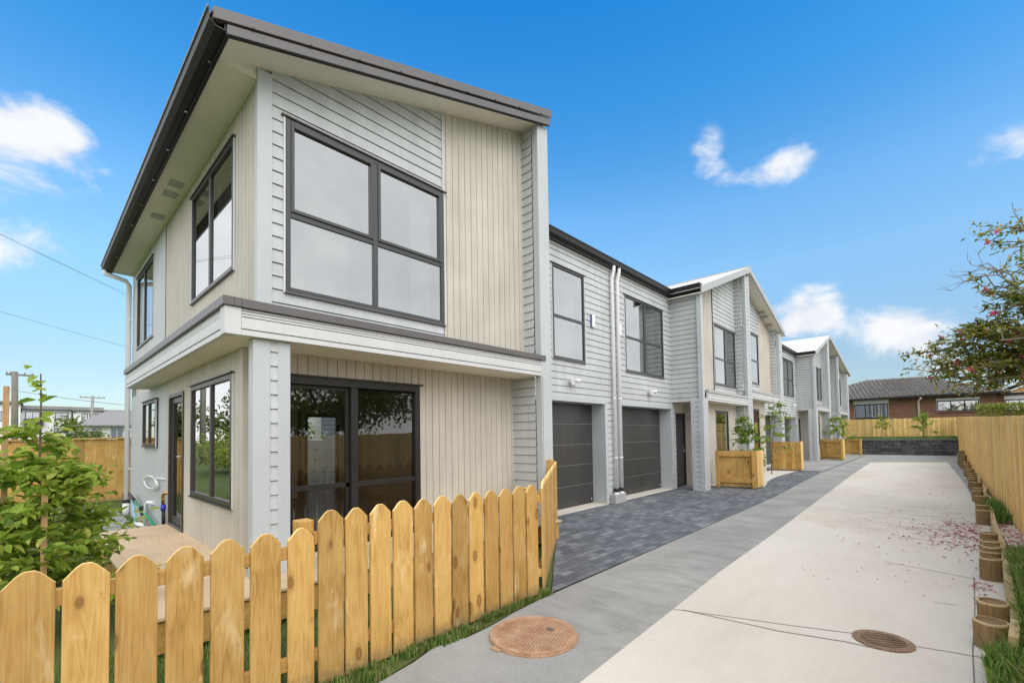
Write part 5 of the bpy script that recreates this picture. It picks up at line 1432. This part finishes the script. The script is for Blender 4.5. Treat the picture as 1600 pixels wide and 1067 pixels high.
# ================================================================== light and sky
sun = bpy.data.lights.new('sun', 'SUN'); so_ = bpy.data.objects.new('sun', sun); C.objects.link(so_)
SUN_EL, SUN_AZ = 44, 105     # azimuth measured from +Y towards +X
sun.energy = 1.15; sun.angle = R(60); sun.color = (1, .975, .945)
sd_ = Vector((math.sin(R(SUN_AZ))*math.cos(R(SUN_EL)), math.cos(R(SUN_AZ))*math.cos(R(SUN_EL)), math.sin(R(SUN_EL))))
so_.rotation_euler = sd_.to_track_quat('Z', 'Y').to_euler(); so_.location = sd_*50
wd = bpy.data.worlds.new('World'); SC.world = wd; wd.use_nodes = True
nt = wd.node_tree; bg = nt.nodes['Background']; bg.inputs['Strength'].default_value = .1
EXPO = 2**.71
sk = nt.nodes.new('ShaderNodeTexSky'); sk.sky_type = 'NISHITA'; sk.sun_disc = False
sk.sun_elevation = R(SUN_EL); sk.sun_rotation = R(SUN_AZ); sk.altitude = 50; sk.air_density = 1; sk.dust_density = .5; sk.ozone_density = 2
tc = nt.nodes.new('ShaderNodeTexCoord'); D = tc.outputs['Generated']
nv = nt.nodes.new('ShaderNodeVectorMath'); nv.operation = 'NORMALIZE'; L(nt, D, nv.inputs[0]); D = nv.outputs[0]
sep = nt.nodes.new('ShaderNodeSeparateXYZ'); L(nt, D, sep.inputs[0])
tint = ramp(nt, sep.outputs[2], [(p, tuple(x/(EXPO*3.4) for x in c)) for p, c in
    ((0.0, (1.0, 1.03, 1.05)), (.134, (1.33, 1.4, 1.42)), (.31, (1.8, 2.3, 2.3)), (.42, (1.55, 2.45, 2.68)), (.5, (1.0, 2.25, 2.75)), (.56, (.66, 2.2, 2.85)), (.70, (.27, 2.0, 3.06)))])
tint = mixc(nt, 1.0, tint, (3.4, 3.4, 3.4), 'MULTIPLY')
skc = mixc(nt, 1.0, sk.outputs[0], tint, 'MULTIPLY')
# clouds: soft blobs at real sky directions, broken up by noise
f_, cx_, cy_ = 705.2, 800, 657.8
def pdir(px, py):
    return (right*((px-cx_)/f_)+down*((py-cy_)/f_)+fwd).normalized()
n1 = noise(nt, mapping(nt, D, (1, 1, 1.6), loc=(4.3, 1.7, .4)), 9.5, 10, .6, .35)
n2 = noise(nt, mapping(nt, D, (1, 1, 1.6), loc=(1.3, 7.7, 2.4)), 2.2, 4, .55)
clouds = [(15, 215, 115, 52, .76), (45, 190, 60, 30, .4), (85, 210, 50, 40, .5), (30, 385, 130, 38, .55), (-30, 300, 70, 50, .4), (1105, 245, 28, 38, .46), (1140, 275, 50, 18, .42), (1195, 280, 42, 14, .38), (1240, 250, 38, 30, .44), (1570, 240, 60, 40, .36),
          (1262, 482, 42, 34, 1.0), (1292, 498, 24, 20, .4), (1236, 512, 42, 24, .62), (1408, 505, 56, 36, 1.0), (1450, 565, 70, 22, .3), (1436, 536, 46, 24, .6), (1400, 590, 120, 14, .14), (1540, 590, 60, 30, .4), (150, 270, 40, 22, .22)]
tot = None
for px, py, rx, ry, wt in clouds:
    c = pdir(px, py); t1 = c.cross(Vector((0, 0, 1))).normalized(); t2 = t1.cross(c).normalized()
    sc_ = c.dot(fwd)
    sb = nt.nodes.new('ShaderNodeVectorMath'); sb.operation = 'SUBTRACT'; L(nt, D, sb.inputs[0]); sb.inputs[1].default_value = c
    def comp(v, s):
        n_ = nt.nodes.new('ShaderNodeVectorMath'); n_.operation = 'DOT_PRODUCT'; L(nt, sb.outputs[0], n_.inputs[0]); n_.inputs[1].default_value = v/s; return n_.outputs['Value']
    a = comp(t1, rx/f_*sc_**1.5); b = comp(t2, ry/f_*sc_)
    r2 = mth(nt, 'ADD', mth(nt, 'MULTIPLY', a, a), mth(nt, 'MULTIPLY', b, b))
    g = mth(nt, 'MULTIPLY', mth(nt, 'EXPONENT', mth(nt, 'MULTIPLY', r2, -.9)), wt)
    tot = g if tot is None else mth(nt, 'ADD', tot, g)
cov = mth(nt, 'ADD', mth(nt, 'MULTIPLY', tot, .95), mth(nt, 'MULTIPLY', mth(nt, 'SUBTRACT', n1, .5), 2.3))
alpha = mapr(nt, cov, .22, .95, 0, .97, True)
alpha = mth(nt, 'MULTIPLY', alpha, mapr(nt, tot, .08, .3, 0, 1, True))
# overcast half of the sky behind and to the right of the camera
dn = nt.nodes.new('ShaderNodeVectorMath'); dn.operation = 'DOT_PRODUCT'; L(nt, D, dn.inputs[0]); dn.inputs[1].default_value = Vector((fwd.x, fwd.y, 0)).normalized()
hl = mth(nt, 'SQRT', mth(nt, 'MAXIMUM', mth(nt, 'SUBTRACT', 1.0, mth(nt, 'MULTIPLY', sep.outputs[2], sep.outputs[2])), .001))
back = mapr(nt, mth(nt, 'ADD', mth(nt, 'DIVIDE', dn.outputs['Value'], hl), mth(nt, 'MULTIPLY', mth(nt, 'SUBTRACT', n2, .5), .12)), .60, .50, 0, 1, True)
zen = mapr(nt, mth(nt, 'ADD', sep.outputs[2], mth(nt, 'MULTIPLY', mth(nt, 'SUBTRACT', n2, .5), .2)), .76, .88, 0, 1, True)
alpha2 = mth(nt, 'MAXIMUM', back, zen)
CL = ramp(nt, n1, [(.34, (4.6, 4.95, 5.6)), (.56, (5.95, 6.0, 6.1))]); 
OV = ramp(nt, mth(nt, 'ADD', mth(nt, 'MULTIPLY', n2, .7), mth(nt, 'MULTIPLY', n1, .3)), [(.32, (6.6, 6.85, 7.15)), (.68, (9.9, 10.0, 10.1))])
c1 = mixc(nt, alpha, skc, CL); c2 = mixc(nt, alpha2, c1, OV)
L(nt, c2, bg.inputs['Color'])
SC.view_settings.view_transform = 'Standard'; SC.view_settings.look = 'None'; SC.view_settings.gamma = 1; SC.view_settings.exposure = .71
SC.view_settings.use_curve_mapping = False
